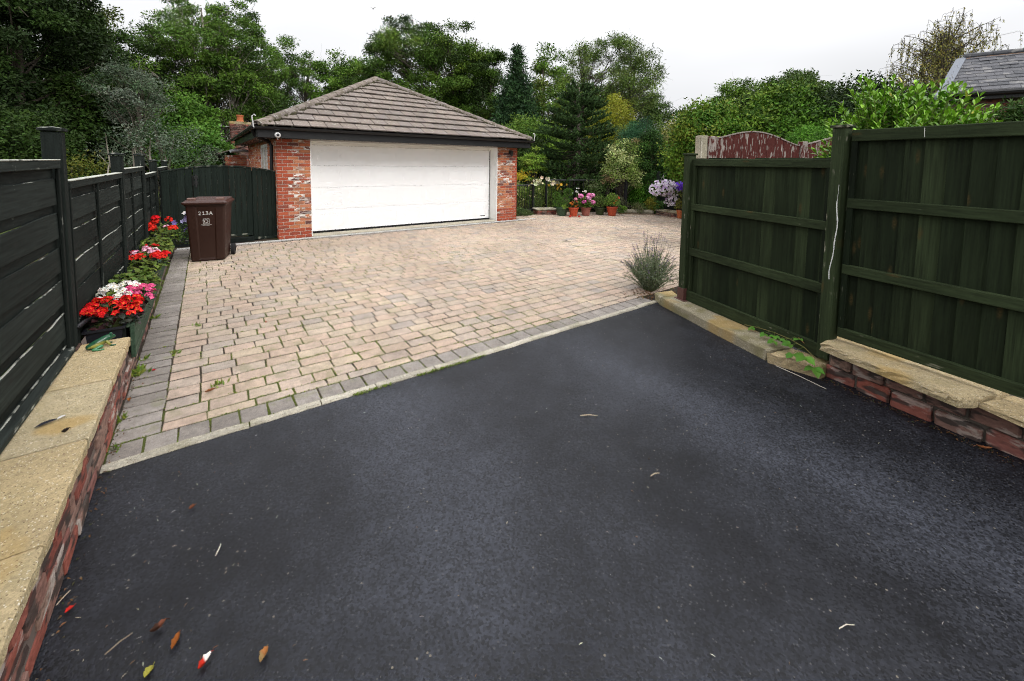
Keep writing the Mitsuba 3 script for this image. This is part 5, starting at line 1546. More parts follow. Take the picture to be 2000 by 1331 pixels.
# ---------------------------------------------------------------- small things lying about
def curled(name, label, cat, x, y, z, L, W, rz, col, curl=.25, tip=None):
    k = thing(name, label, cat); L *= .8; W *= .75; col = np.array(col) * .7
    n = 9; V = []; C_ = []
    for i in range(n):
        t = i / (n - 1); w = W * math.sin(math.pi * (t * .92 + .04)) ** .8 * (1 + .18 * math.sin(t * 17 + rz * 5))
        h = curl * L * (t - .45) ** 2 * 2
        for s in (-1, 0, 1):
            V.append([L * (t - .5), s * w / 2, .003 + h + abs(s) * w * (.35 + curl)]); C_.append(np.array(tip if tip is not None and t > .62 else col) * rng.uniform(.75, 1.2))
    F = [[i * 3 + a, (i + 1) * 3 + a, (i + 1) * 3 + a + 1, i * 3 + a + 1] for i in range(n - 1) for a in range(2)]
    V = np.array(V); V2 = V - [0, 0, .0012]
    m1 = MB(); M_ = M(x, y, z, rz=rz); m1.add(xf(V, M_), F, np.array(C_)); m1.add(xf(V2, M_), np.array(F)[:, ::-1], np.array(C_)); put(k + '__blade', m1, 'm_leaf')
    m1 = MB(); m1.add(xf(tube([[L * .5, 0, .006 + curl * L * .6], [L * .5 + L * .25, W * .1, .008]], .0012, 4)[0], M_), tube([[0, 0, 0], [1, 0, 0]], .001, 4)[1], np.array(col) * .8); put(k + '__stalk', m1, 'm_leaf')


curled('fallen_leaf', 'orange curled leaf lying on the tarmac near the bottom left', 'leaf', -.145, 1.834, -.004, .065, .028, 1.2, (.34, .11, .025), .35)
curled('fallen_leaf', 'dark brown shrivelled leaf beside the orange curled leaf', 'leaf', -.20, 1.93, -.004, .06, .025, .3, (.07, .03, .018), .6, (.20, .07, .04))
curled('fallen_leaf', 'tan ragged leaf on the tarmac right of the red and white petal', 'leaf', .11, 1.60, -.004, .055, .034, 1.0, (.42, .28, .12), .4, (.36, .15, .05))
curled('fallen_leaf', 'yellow green flat leaf at the bottom edge of the tarmac', 'leaf', -.214, 1.777, -.004, .042, .034, .9, (.36, .33, .055), .05)
curled('fallen_leaf', 'small brown leaf on the tarmac between the edging strip and the coping', 'leaf', -.111, 2.542, -.004, .035, .022, .4, (.24, .075, .03), .4)
curled('fallen_leaf', 'rusty brown leaf on the pavers near the left end of the grey edge blocks', 'leaf', -.029, 3.785, .004, .075, .03, .2, (.30, .10, .03), .2)
curled('fallen_leaf', 'orange brown leaf against the wall foot beside the border blocks', 'leaf', -.50, 3.95, .004, .05, .03, 1.7, (.40, .15, .045), .5)
curled('fallen_leaf', 'dark leaf curled on the near buff coping slab', 'leaf', -.616, 2.954, .366, .035, .018, .4, (.03, .022, .018), .7)
curled('fallen_leaf', 'orange dry leaf on the tarmac at the foot of the right brick wall', 'leaf', 3.93, .258, -.004, .10, .02, 2.3, (.52, .20, .08), .3)
curled('flower_petal', 'single bright red petal on the tarmac beside the left wall', 'petal', -.484, 2.214, -.004, .034, .024, .6, (.66, .02, .01), .15)
curled('flower_petal', 'red and white torn petal between the yellow and tan leaves', 'petal', -.059, 1.696, -.004, .06, .03, .7, (.62, .04, .02), .5, (.75, .72, .68))
curled('flower_petal', 'red petal on the grey border blocks near the end of the coping', 'petal', -.40, 4.42, .004, .03, .022, .1, (.62, .02, .02), .2)
curled('flower_petal', 'red petals lying on the pale pavers in the middle of the yard', 'petal', .474, 5.094, .004, .03, .02, .9, (.50, .05, .02), .2)
k = thing('feather', 'small black and white feather lying on the buff coping slab', 'feather')
m1 = MB(); P = np.array([[-.753, 3.075, .372]]); leaf8(m1, P, np.array([[.92, .38, .05]]), np.array([[0, 0, 1.0]]), .095, .03, np.array([[.016, .016, .022]]), .2, .0); put(k + '__vane', m1, 'm_leaf')
m1 = MB(); leaf8(m1, P + [.075, .03, .004], np.array([[.9, .5, .1]]), np.array([[0, 0, 1.0]]), .04, .02, np.array([[.55, .55, .55]]), .2, .0); put(k + '__down', m1, 'm_leaf')
for lab, a, b, r, c in (('pale short stick on the tarmac left of centre', (-.02, 2.16), (.0, 2.215), .0022, (.62, .58, .48)), ('pale stick on the tarmac at the foot of the left wall', (-.53, 2.265), (-.50, 2.315), .002, (.42, .36, .26)), ('straw coloured twig in the middle of the tarmac', (2.06, 1.97), (2.16, 1.90), .0026, (.45, .36, .25)), ('straw coloured twig on the tarmac below the middle one', (1.98, 1.335), (2.04, 1.32), .0024, (.42, .34, .24)), ('pale thin twig on the tarmac near the bottom right', (1.90, .435), (1.965, .405), .0018, (.50, .46, .38)), ('brown twig on the tarmac by the fallen leaves', (-.345, 1.93), (-.275, 1.965), .002, (.20, .16, .11)), ('long pale straw lying along the broken kerb end', (4.02, 1.50), (3.93, 1.10), .0028, (.55, .50, .42))):
    k = thing('twig', lab, 'twig'); z = .001
    a, b = np.array([*a, z]), np.array([*b, z]); m1 = MB(); m1.add(*tube([a, (a + b) / 2 + [.004, .004, .003], b], [r, r * 1.1, r * .7], 6), c); put(k + '__stick', m1, 'm_matte')
k = thing('litter_specks', 'tiny pale straw bits and grit scattered over the tarmac', 'litter'); labels[k]['kind'] = 'stuff'
mb = MB(); n = 420; P = np.c_[rng.uniform(-.5, 3.9, n), rng.uniform(.2, 3.08, n), np.full(n, .0)]; P[:150, 0] = -.5 + np.abs(rng.normal(0, .35, 150))
leaf4(mb, P, rdir(n) * [1, 1, .1], np.tile([0, 0, 1.0], (n, 1)), rng.uniform(.004, .022, n), rng.uniform(.0015, .0045, n), cols(pick([(.40, .35, .27), (.5, .48, .43), (.22, .12, .06), (.10, .08, .06)], n), n, .3), .6)
put(k + '__bits', mb, 'm_leaf')

# moss and weeds in the joints
k = thing('joint_moss', 'green moss and small weeds growing in the joints of the paving', 'moss'); labels[k]['kind'] = 'stuff'
mb = MB(); pts = []
sel = [b for b in blocks if b[0] < 9.5]
for d, kind, x0, x1, y0, y1 in sel:
    m = meshkit.fbm(np.array([[x0 * .55 + 3, y0 * .7, 1.0]]), 3)[0]; near = 1.0 if y0 < 4.0 and 0 < x0 < 3 else .0
    lft = max(0, 1 - abs(x0 - 1.0) / 1.6) * (1 if y0 > 6 else 0)
    pr_ = max(0, (m - .50) * 2.6) + near * .55 + lft * .50
    for e in range(3):
        if rng.random() < pr_:
            cnt = int(rng.uniform(6, 26))
            if e == 0:
                P = np.c_[x1 + rng.normal(0, .003, cnt), rng.uniform(y0, y1, cnt)]
            else:
                c_ = rng.uniform(x0, x1); P = np.c_[c_ + rng.normal(0, .035, cnt), (y0 if e == 1 else y1) + rng.normal(0, .003, cnt)]
            pts.append(P)
P = np.vstack(pts); n = len(P); P = np.c_[P, rng.uniform(-.006, .001, n)]
leaf4(mb, P, unit(rdir(n, .9)), rdir(n), rng.uniform(.006, .015, n), rng.uniform(.004, .010, n), cols(pick([(.12, .17, .015), (.17, .20, .02), (.085, .12, .012)], n), n, .3))
n = 900; P = np.c_[rng.uniform(.75, 2.0, n), 3.126 + rng.normal(0, .010, n), rng.uniform(-.004, .002, n)]; P = P[(meshkit.noise(P * [4, 1, 1] + 9) > .42)]; n = len(P)
leaf4(mb, P, rdir(n, .9), rdir(n), rng.uniform(.008, .02, n), .009, cols(pick([(.14, .20, .015), (.10, .14, .012)], n), n, .3))
put(k + '__tufts', mb, 'm_leaf')
for lab, x, y, s, nn in (('small weed in the joint at the left border of the yard', -.27, 4.72, .05, 26), ('small leafy weed at the foot of the left wall by the edge blocks', -.515, 3.70, .055, 30), ('tuft of grass at the wall foot where the coping ends', -.50, 4.42, .09, 40), ('green weed beside the leaf in the near pavers', .02, 3.86, .06, 24), ('little weed at the wall foot near the edging strip', -.50, 3.33, .04, 24), ('weed growing below the near end of the planter', -.475, 4.72, .05, 26), ('weed at the wall foot under the middle of the planter', -.50, 5.9, .06, 30), ('pale weed in the paving left of the yard centre', -.12, 5.4, .05, 20)):
    k = thing('weed', lab, 'weed'); mb = MB(); P = np.c_[x + rng.normal(0, s * .35, nn), y + rng.normal(0, s * .35, nn), np.full(nn, .0)]
    leaf4(mb, P, unit(rdir(nn, 1.2) * [1, 1, .8]), rdir(nn), s * rng.uniform(.5, 1.1, nn), s * .22, cols(pick([(.10, .17, .02), (.16, .20, .03)], nn), nn, .25)); put(k + '__leaves', mb, 'm_leaf')
# ---------------------------------------------------------------- trees and garden shrubs
def bez(a, b, c, n=6):
    t = np.linspace(0, 1, n)[:, None]
    return a * (1 - t) ** 2 + 2 * b * t * (1 - t) + c * t * t


def clumps(c, rad, n, shell=.55, lob=.30, seed=0, zmin=-1.0):
    """Clump centres spread through a lobed crown."""
    d = rdir(int(n * 1.6)); d = d[d[:, 2] > zmin][:n]
    lobe = 1 - lob + 2 * lob * meshkit.fbm(d * 1.9 + seed * 7.7, 3)
    r = (shell + (1 - shell) * rng.random(len(d)) ** .5)
    return c + d * (np.array(rad) * (lobe * r)[:, None])


def crown_leaves(mb, C, cr, per, ls, asp, pal, weights=None, flat=.6, cvar=.28, lvar=.30, droop=0.0, elong=None, up=.5):
    """Leaves gathered round clump centres; each clump has its own slight tint."""
    n = len(C) * per; idx = np.repeat(np.arange(len(C)), per)
    cr_ = np.broadcast_to(cr, len(C))[idx] * rng.uniform(.7, 1.3, len(C))[idx]
    o = np.clip(rng.normal(0, .46, (n, 3)), -.80, .80) * [1, 1, flat]
    if elong is not None:
        o = o + elong[idx] * rng.normal(0, .55, (n, 1))
    P = C[idx] + o * cr_[:, None]
    P[:, 2] -= droop * np.abs(rng.normal(0, 1, n)) * cr_
    tint = pick(pal, len(C), weights) * (1 + rng.uniform(-cvar, cvar, (len(C), 1)))
    A = unit(rdir(n) + o * .8 + [0, 0, -.15 - droop]); N_ = unit(rdir(n) + [0, 0, up])
    leaf4(mb, P, A, N_, ls * rng.uniform(.6, 1.35, n), ls * asp * rng.uniform(.7, 1.25, n), cols(tint[idx], n, lvar, .10))


def tree(name, label, x, y, zt, zb, rx, pal, n, per, cr, ls, asp=.55, z0=-.05, trunk=.16, bark=(.5, .1), shell=.45, lob=.30, forks=1, group=None, cat='tree', ry=None, flat=.6, weights=None, limbs=40, lean=(0, 0), droop=0., up=.5, cvar=.28, zmin=-.85, tzb=None):
    k = thing(name, label, cat, group)
    c = np.array([x, y, (zt + zb) / 2]); rad = np.array([rx, ry or rx, (zt - zb) / 2])
    C = clumps(c, rad * .93, n, shell, lob, seed=len(scene), zmin=zmin)
    mb = MB(); crown_leaves(mb, C, cr, per, ls, asp, pal, weights, flat, droop=droop, up=up, cvar=cvar)
    st = MB()
    bases = []
    for q in range(forks):
        a = rng.uniform(0, 6.28); off = np.array([math.cos(a), math.sin(a), 0]) * (trunk * 1.2 + .06 * rx) * (forks > 1)
        p0 = np.array([x - lean[0], y - lean[1], z0]) + off
        top = c + off * 4 + [rng.normal(0, rx * .08), rng.normal(0, rx * .08), rad[2] * .62]
        L = bez(p0, (p0 + top) / 2 + rng.normal(0, rx * .07, 3), top, 9)
        st.add(*tube(L, np.linspace(trunk, trunk * .16, 9), 8, False), bark); bases.append(L)
    for t in C[rng.choice(len(C), min(limbs, len(C)), replace=False)]:
        L = bases[rng.integers(len(bases))]
        h = np.clip((t[2] - z0) / max(L[-1][2] - z0, .1) - rng.uniform(.12, .35), .12, .92) * 8
        i = int(h); s = L[i] + (L[min(i + 1, 8)] - L[i]) * (h - i)
        r = trunk * (1 - h / 9) * .45
        st.add(*tube(bez(s, (s + t) / 2 + [0, 0, -.10 * np.linalg.norm(t - s)], t, 6), np.linspace(r, r * .15 + .004, 6), 5, False), bark)
        for e in range(3):
            t2 = t + rng.normal(0, 1, 3) * cr * .9; st.add(*tube([t - (t - s) * .2, (t + t2) / 2, t2], [r * .3, r * .2, .004], 3, False), bark)
    put(k + '__trunk', st, 'm_bark', smooth=True)
    put(k + '__crown', mb, 'm_leaf')
    return k


DG = [(.034, .070, .011), (.048, .094, .013), (.024, .048, .010)]
DG0 = [(.024, .050, .008), (.034, .068, .010), (.016, .033, .007)]
MG = [(.075, .150, .018), (.100, .185, .022), (.050, .100, .014)]
LG_ = [(.11, .20, .026), (.14, .23, .03), (.08, .15, .02)]
# woodland on the left
tree('woodland_tree', 'dark broadleaf tree filling the far left edge above the left fence', -4.6, 19.6, 7.9, .4, 2.7, DG0, 190, 620, .60, .115, .5, trunk=.22, shell=.35)
tree('woodland_tree', 'dark tree with thin yellowing top twigs second from the left edge', -5.1, 29.0, 9.3, .6, 2.9, DG0 + [(.06, .08, .016)], 130, 420, .66, .15, .45, trunk=.20, shell=.3)
tree('woodland_tree', 'dull dark tree behind the grey eucalyptus in the left woodland', -2.7, 33.5, 9.3, .6, 3.3, DG0 + DG, 140, 380, .70, .16, .45, trunk=.22, shell=.3)
tree('woodland_tree', 'tall mid green tree with pale trunk left of the garage roof', .65, 32.65, 12.3, 2.6, 4.1, MG + LG_[2:], 210, 270, .58, .165, .42, trunk=.20, forks=2, bark=(.9, .9), limbs=150, shell=.3, lob=.36)
tree('woodland_tree', 'slim pale trunked tree rising behind the brick chimney', 1.4, 30.5, 8.6, 4.6, 1.5, MG, 36, 200, .6, .18, .5, trunk=.15, bark=(1, 1), limbs=30, shell=.3)
tree('woodland_tree', 'airy tree with many sky gaps just left of the garage roof peak', 6.3, 40.0, 11.9, 3.0, 3.5, MG, 130, 230, .62, .19, .42, trunk=.18, forks=2, limbs=70, shell=.3, lob=.3)
tree('woodland_tree', 'small lighter tree directly behind the left slope of the garage roof', 9.9, 38.5, 11.2, 2.6, 2.8, MG + LG_[:1], 90, 220, .7, .21, .5, trunk=.16, limbs=50, shell=.3)
tree('woodland_tree', 'leggy dark tree with bare lower trunks between the chimney and the roof', 3.7, 36.5, 7.4, 1.6, 2.4, DG + MG[:1], 60, 190, .7, .2, .5, trunk=.14, forks=3, limbs=50, shell=.3)
tree('broadleaf_tree', 'big round dark green broadleaf tree rising behind the garage roof', 14.8, 32.4, 13.7, 2.0, 6.5, [(.050, .100, .012), (.075, .140, .016), (.035, .070, .010), (.11, .18, .022)], 380, 330, .72, .18, .5, trunk=.34, limbs=140, forks=2, shell=.40, lob=.26, zmin=-1, weights=[.35, .3, .2, .15])
tree('broadleaf_tree', 'dark tree filling the gap between the big round tree and the spruce', 18.0, 28.0, 11.0, .6, 2.5, DG + MG[:1], 110, 300, .62, .16, .5, trunk=.16, shell=.35, lob=.3)
# conifer with a pointed tip right of the roof
k = thing('spruce_tree', 'tall dark blue green spruce with a pointed tip right of the garage roof', 'tree')
S0 = np.array([16.5, 22.2, 0]); ZT = 9.5; st = MB(); st.add(*tube([S0, S0 + [0, 0, ZT * .5], S0 + [0.03, 0, ZT]], [.17, .10, .012], 7), (.4, .1))
C_, E_ = [], []
for z in np.arange(.8, ZT - .1, .24):
    r = 2.75 * (1 - z / ZT) ** .86 * (0.86 + .28 * rng.random()) + .05
    for a in np.linspace(0, 2 * math.pi, max(5, int(r * 9)), endpoint=False) + rng.uniform(0, 6):
        rr = r * rng.uniform(.72, 1.08); d = np.array([math.cos(a), math.sin(a), 0]); tip = S0 + d * rr + [0, 0, z - .16 * rr]
        st.add(*tube([S0 + [0, 0, z], tip], [.02, .005], 3, False), (.3, .1))
        for t in np.arange(.25, 1.0, .26 / max(rr, .3)):
            C_.append(S0 + [0, 0, z] + (tip - S0 - [0, 0, z]) * (t + .1)); E_.append(d * .8 + [0, 0, -.1])
put(k + '__trunk', st, 'm_bark'); C_ = np.array(C_); mb = MB(); crown_leaves(mb, C_, .26, 34, .20, .36, [(.026, .064, .022), (.038, .088, .026), (.018, .046, .016)], None, .45, elong=np.array(E_), droop=.25); put(k + '__crown', mb, 'm_leaf')
tree('broadleaf_tree', 'yellow green tree peeping out behind the right side of the spruce', 20.2, 23.6, 10.4, 2.4, 1.8, LG_ + [(.12, .16, .03)], 60, 200, .6, .18, .5, trunk=.14, shell=.3)
tree('open_tree', 'wide airy tree with dark spreading branches against the sky right of the spruce', 28.2, 25.1, 12.7, 4.6, 5.3, [(.10, .16, .030), (.13, .19, .038), (.075, .125, .025)], 250, 170, .60, .165, .42, trunk=.26, forks=3, limbs=190, shell=.5, lob=.24, bark=(.3, .2), flat=.75)
tree('broadleaf_tree', 'dark mid height tree under the left half of the open tree', 25.2, 25.5, 8.6, 1.0, 2.7, MG[::2] + DG[:1], 90, 220, .7, .2, .5, trunk=.18, shell=.3)
tree('broadleaf_tree', 'soft mid green tree on the skyline right of the open tree', 34.0, 24.8, 8.7, .6, 3.6, [(.075, .135, .025), (.10, .165, .03), (.055, .10, .02)], 130, 220, .8, .2, .4, trunk=.18, shell=.35)
tree('broadleaf_tree', 'dark small tree with a sparse twiggy top left of the tall hedge', 31.5, 18.3, 6.6, .6, 1.8, DG + MG[:1], 60, 160, .6, .17, .5, trunk=.13, shell=.3, limbs=50)
tree('broadleaf_tree', 'round pale green treetop far off above the left half of the tall hedge', 58.0, 28.5, 13.6, 5.5, 3.0, LG_, 70, 170, 1.1, .3, .5, trunk=.3, shell=.4)
tree('broadleaf_tree', 'smooth rounded far treetop above the middle of the tall hedge', 50.5, 19.5, 11.9, 5.0, 4.2, [(.06, .11, .02), (.075, .125, .024)], 110, 200, 1.0, .28, .5, trunk=.3, shell=.45)
tree('broadleaf_tree', 'low pale green far treetop between the two round far treetops', 62, 26.0, 12.3, 5.5, 4.0, LG_, 80, 160, 1.1, .3, .5, trunk=.3, shell=.4)


def shrub(name, label, x, y, zt, zb, rx, pal, n, per, cr, ls, asp=.5, ry=None, cat='shrub', shell=.6, lob=.2, flat=.8, weights=None, m='m_leaf', stem=.03, droop=0., up=.5, group=None, cvar=.25, zmin=-.5, lvar=.28):
    k = thing(name, label, cat, group); c = np.array([x, y, (zt + zb) / 2]); rad = np.array([rx, ry or rx, (zt - zb) / 2])
    C = clumps(c, rad * .92, n, shell, lob, seed=len(scene), zmin=zmin)
    mb = MB(); crown_leaves(mb, C, cr, per, ls, asp, pal, weights, flat, droop=droop, up=up, cvar=cvar, lvar=lvar); put(k + '__foliage', mb, m)
    st = MB(); b = np.array([x, y, -.05])
    for t in C[rng.choice(len(C), min(22, len(C)), replace=False)]:
        st.add(*tube(bez(b + rng.normal(0, stem, 3) * [1, 1, 0], np.array([x, y, (t[2]) * .6]), t, 5), np.linspace(stem, stem * .25, 5), 5, False), (.4, .1))
    put(k + '__stem', st, 'm_bark'); return k


# grey eucalyptus and the undergrowth behind the left fence
EU = [(.10, .135, .085), (.075, .11, .062), (.15, .185, .135), (.05, .085, .04)]
k = tree('eucalyptus', 'grey green eucalyptus with a reddish bare trunk behind the left fence', -1.82, 18.3, 4.75, 2.75, 1.12, EU, 56, 150, .30, .085, .32, trunk=.075, bark=(.95, .45), limbs=40, shell=.35, lob=.34, cat='tree', zmin=-.95)
shrub('eucalyptus_bush', 'low grey green eucalyptus regrowth spreading just above the fence and gate', -1.0, 17.0, 2.9, .9, 1.8, EU + [(.05, .085, .04)], 50, 130, .34, .085, .32, shell=.3, lob=.3)
shrub('broadleaf_bush', 'fresh green bushy sapling right of the eucalyptus trunk', -.62, 21.5, 4.5, .6, 1.15, [(.062, .145, .016), (.080, .17, .019), (.045, .10, .013)], 75, 200, .42, .13, .55, lob=.28, shell=.4)
shrub('broadleaf_bush', 'mid green bush above the left leaf of the garden gate', -.35, 19.0, 3.1, .4, 1.35, [(.06, .145, .018), (.08, .17, .02)], 70, 190, .4, .12, .55, shell=.35)
shrub('broadleaf_bush', 'dark green bush behind the second bay of the left fence', -3.1, 22.4, 4.3, .3, 1.5, DG0, 75, 200, .5, .14, .55, shell=.35)
shrub('broadleaf_bush', 'yellow flecked bush just behind the first tall fence post', -2.2, 12.2, 1.75, .2, .62, [(.07, .09, .012), (.10, .11, .014), (.03, .06, .012)], 34, 170, .26, .06, .5, shell=.4)
shrub('broadleaf_bush', 'deep green bush behind the first two panels of the left fence', -4.3, 16.5, 3.1, .2, 1.6, DG0, 85, 300, .44, .085, .5, shell=.35)
k = thing('dead_branches', 'bare pale dead branches sticking up behind the left fence', 'branches'); st = MB()
for q in range(13):
    b = np.array([-1.05 + rng.normal(0, .18), 12.2 + rng.normal(0, .8), 1.25]); t = b + np.array([rng.normal(-.05, .25), rng.normal(0, .3), rng.uniform(.45, 1.05)]); st.add(*tube(bez(b, (b + t) / 2 + rng.normal(0, .06, 3), t, 5), [.016, .014, .012, .008, .004], 5, False), (.9, .75))
put(k + '__branches', st, 'm_bark')

# garden beyond the railing
shrub('golden_bush', 'rounded golden green conifer bush right of the monkey puzzle', 17.3, 14.8, 5.25, .3, 1.35, [(.24, .26, .02), (.18, .21, .018), (.29, .30, .035)], 120, 220, .42, .10, .35, shell=.7, lob=.12)
k = thing('monkey_puzzle', 'monkey puzzle tree with dark rope like upturned branches beyond the railing', 'tree')
m0 = np.array([12.0, 12.0, 0]); st, fo = MB(), MB(); st.add(*tube([m0, m0 + [.02, 0, 2.4], m0 + [0, .02, 4.75]], [.105, .085, .03], 9), (.9, .6))


def rope(mb, pts, r0, r1):
    """A branch clad in stiff overlapping triangular leaves."""
    pts = np.asarray(pts); seg = np.linalg.norm(np.diff(pts, axis=0), axis=1); tot = seg.sum(); n = int(tot / .0135) * 3
    t = np.sort(rng.random(n)) * (len(pts) - 1); i = np.minimum(t.astype(int), len(pts) - 2); P = pts[i] + (pts[i + 1] - pts[i]) * (t - i)[:, None]
    d = unit(pts[i + 1] - pts[i]); o = unit(np.cross(d, rdir(n)))
    r = r0 + (r1 - r0) * t / (len(pts) - 1)
    leaf4(mb, P, unit(d * 1.0 + o * .8), o, r * 1.5, .028, cols(pick([(.045, .090, .026), (.062, .118, .032), (.030, .062, .020)], n), n, .25), .2)


for wz in np.arange(.75, 4.72, .20):
    f = (wz - .75) / 4.0; R = 1.62 * (1 - f ** 2.6) * (.88 if f < .1 else 1) + .18
    nb_ = 8 if f < .85 else 6
    for a in np.linspace(0, 2 * math.pi, nb_, endpoint=False) + rng.uniform(0, 6) + rng.normal(0, .18, nb_):
        d = np.array([math.cos(a), math.sin(a), 0]); Rr = R * rng.uniform(.70, 1.12); dr_ = (.34 * (1 - f) - .25 * f + rng.normal(0, .10)) * Rr
        s = m0 + [0, 0, wz + rng.normal(0, .09)]; B = bez(s, s + d * Rr * .55 + [0, 0, -dr_ * 1.25], s + d * Rr + [0, 0, -dr_ * .55 + .26], 8)
        st.add(*tube(B, np.linspace(.022, .012, 8), 4, False), (.2, .0)); rope(fo, B[2:], .050, .058)
        sd = np.cross(d, [0, 0, 1])
        for j in (3, 4, 5, 6):
            for sg in (-1, 1):
                if rng.random() < .85:
                    L_ = Rr * .30 * rng.uniform(.7, 1.2); p = B[j]; q = bez(p, p + (d * .6 + sd * sg * .7) * L_ * .6 + [0, 0, -.05], p + (d * .75 + sd * sg * .75) * L_ + [0, 0, .13], 5); rope(fo, q, .045, .052)
put(k + '__trunk', st, 'm_bark', smooth=True); put(k + '__branches', fo, 'm_leaf')
shrub('blue_green_conifer', 'feathery blue green conifer bush in front of the golden bush', 15.1, 11.45, 3.8, .9, 1.0, [(.034, .110, .046), (.048, .14, .060), (.022, .072, .030)], 90, 240, .34, .11, .14, shell=.5, lob=.3, up=.2)
shrub('narrow_conifer', 'narrow dark green conifer with a pointed top left of the tall hedge', 13.45, 9.62, 3.25, -.4, .62, [(.026, .07, .012), (.038, .095, .014), (.018, .045, .010)], 120, 200, .26, .07, .4, shell=.55, lob=.14, zmin=-1)
shrub('dark_shrub', 'very dark spreading shrub under the tall hedge behind the hanging petunias', 15.6, 9.2, 2.3, -.05, 1.25, [(.012, .028, .008), (.017, .036, .010)], 90, 200, .36, .07, .3, shell=.5, zmin=-1)
shrub('variegated_shrub', 'cream edged variegated shrub beside the monkey puzzle', 12.25, 9.98, 2.62, .35, .66, [(.36, .42, .16), (.46, .50, .23), (.17, .25, .05), (.09, .15, .03)], 80, 110, .22, .075, .55, shell=.5, lob=.25, cvar=.12)
shrub('pale_tipped_shrub', 'reddish green shrub with pale tips behind the variegated one', 13.9, 10.6, 2.9, .3, .75, [(.08, .11, .03), (.14, .12, .045), (.20, .16, .07), (.05, .08, .02)], 70, 110, .26, .08, .5, shell=.5)
shrub('purple_shrub', 'dark purple leaved shrub beneath the blue green conifer bush', 13.9, 11.4, 2.5, .3, .7, [(.035, .012, .018), (.05, .016, .022), (.02, .03, .012)], 55, 130, .26, .07, .5, shell=.4)
shrub('golden_shrub', 'loose golden yellow shrub left of the tall hedge', 15.6, 9.95, 4.15, .6, .78, [(.30, .31, .05), (.22, .25, .04), (.14, .19, .03), (.34, .31, .11)], 90, 130, .34, .11, .2, shell=.3, lob=.3, droop=.3)
shrub('layered_shrub', 'light green layered shrub to the right of the garage corner', 10.25, 12.6, 2.45, .6, .58, [(.19, .31, .04), (.14, .24, .03), (.24, .34, .05)], 46, 110, .22, .07, .5, shell=.3, lob=.35, flat=.3)
shrub('garden_shrub', 'deep green shrub in the shade left of the monkey puzzle', 10.9, 13.6, 2.9, .1, .95, [(.030, .065, .014), (.045, .085, .018), (.065, .105, .022)], 85, 170, .34, .09, .5, shell=.4)
shrub('garden_shrub', 'shaded shrub under the monkey puzzle behind the railing', 11.9, 11.2, 1.25, -.05, .8, [(.022, .045, .012), (.035, .06, .016), (.05, .06, .02)], 60, 160, .28, .07, .5, shell=.4)
shrub('garden_shrub', 'big dark shrub closing the gap between spruce and monkey puzzle', 14.2, 17.6, 4.3, .1, 1.9, LG_ + MG[:1], 120, 200, .55, .13, .5, shell=.4)
shrub('garden_shrub', 'dark shrub between the golden bush and the narrow conifer', 17.0, 12.8, 3.4, -.05, 1.3, DG, 80, 180, .5, .12, .5, shell=.4)
shrub('climbing_plant', 'climber with pinkish variegated tips scrambling over the railing', 11.42, 10.42, 1.30, .10, .46, [(.06, .11, .025), (.09, .15, .04), (.16, .20, .09), (.045, .075, .02)], 60, 80, .17, .065, .7, shell=.5, ry=.34, stem=.01)
shrub('pink_climber', 'pink and cream tipped climber on top of the railing end', 11.62, 10.10, 1.40, 1.02, .26, [(.30, .22, .12), (.36, .26, .17), (.14, .16, .05)], 20, 60, .10, .05, .6, stem=.006)
shrub('low_shrub', 'bright green fine leaved shrub right of the railing', 13.08, 9.76, 1.20, .0, .52, [(.07, .20, .018), (.095, .24, .022), (.05, .14, .015)], 70, 160, .20, .05, .45, zmin=-1, stem=.012)
shrub('bed_plant', 'grey green feathery plant at the left of the flower bed', 11.95, 9.82, .62, .0, .24, [(.13, .15, .075), (.17, .18, .10), (.09, .11, .05)], 34, 70, .12, .06, .2, stem=.006, zmin=-1)
shrub('bed_plant', 'fresh lime plant at the front left of the flower bed', 11.98, 9.70, .28, .0, .16, [(.14, .30, .03), (.18, .34, .04)], 20, 60, .08, .05, .4, stem=.005, zmin=-1)
shrub('bed_plant', 'golden yellow leaved plant in the middle of the flower bed', 12.85, 9.05, .60, .05, .20, [(.32, .27, .03), (.22, .22, .035), (.12, .16, .03)], 26, 60, .11, .06, .3, stem=.006, zmin=-1)
shrub('bed_plant', 'mid green leafy plant at the right end of the flower bed', 12.95, 8.92, .46, .05, .24, [(.07, .16, .035), (.09, .19, .05)], 26, 60, .11, .055, .45, stem=.006, zmin=-1)
shrub('bed_plant', 'pale mixed ground plants along the stone edging', 12.45, 9.36, .36, .0, .26, [(.15, .18, .07), (.10, .15, .045), (.24, .22, .12)], 30, 60, .11, .05, .4, stem=.005, zmin=-1)
shrub('garden_plant', 'tall flower border foliage behind the lower railing', 9.3, 12.6, 1.0, -.05, .75, [(.16, .26, .04), (.22, .32, .06), (.10, .18, .03), (.28, .32, .10)], 80, 120, .22, .09, .22, stem=.006, zmin=-1)
shrub('garden_plant', 'flower border foliage behind the left half of the upper railing', 10.4, 12.1, 1.0, -.05, .62, [(.16, .26, .04), (.24, .30, .07), (.09, .16, .025)], 70, 110, .22, .08, .22, stem=.006, zmin=-1)
shrub('ground_cover', 'low creeping plant at the right corner of the garage', 8.45, 11.05, .22, -.05, .42, [(.06, .10, .03), (.09, .13, .04)], 40, 80, .11, .04, .5, stem=.004, zmin=-1, ry=.3)


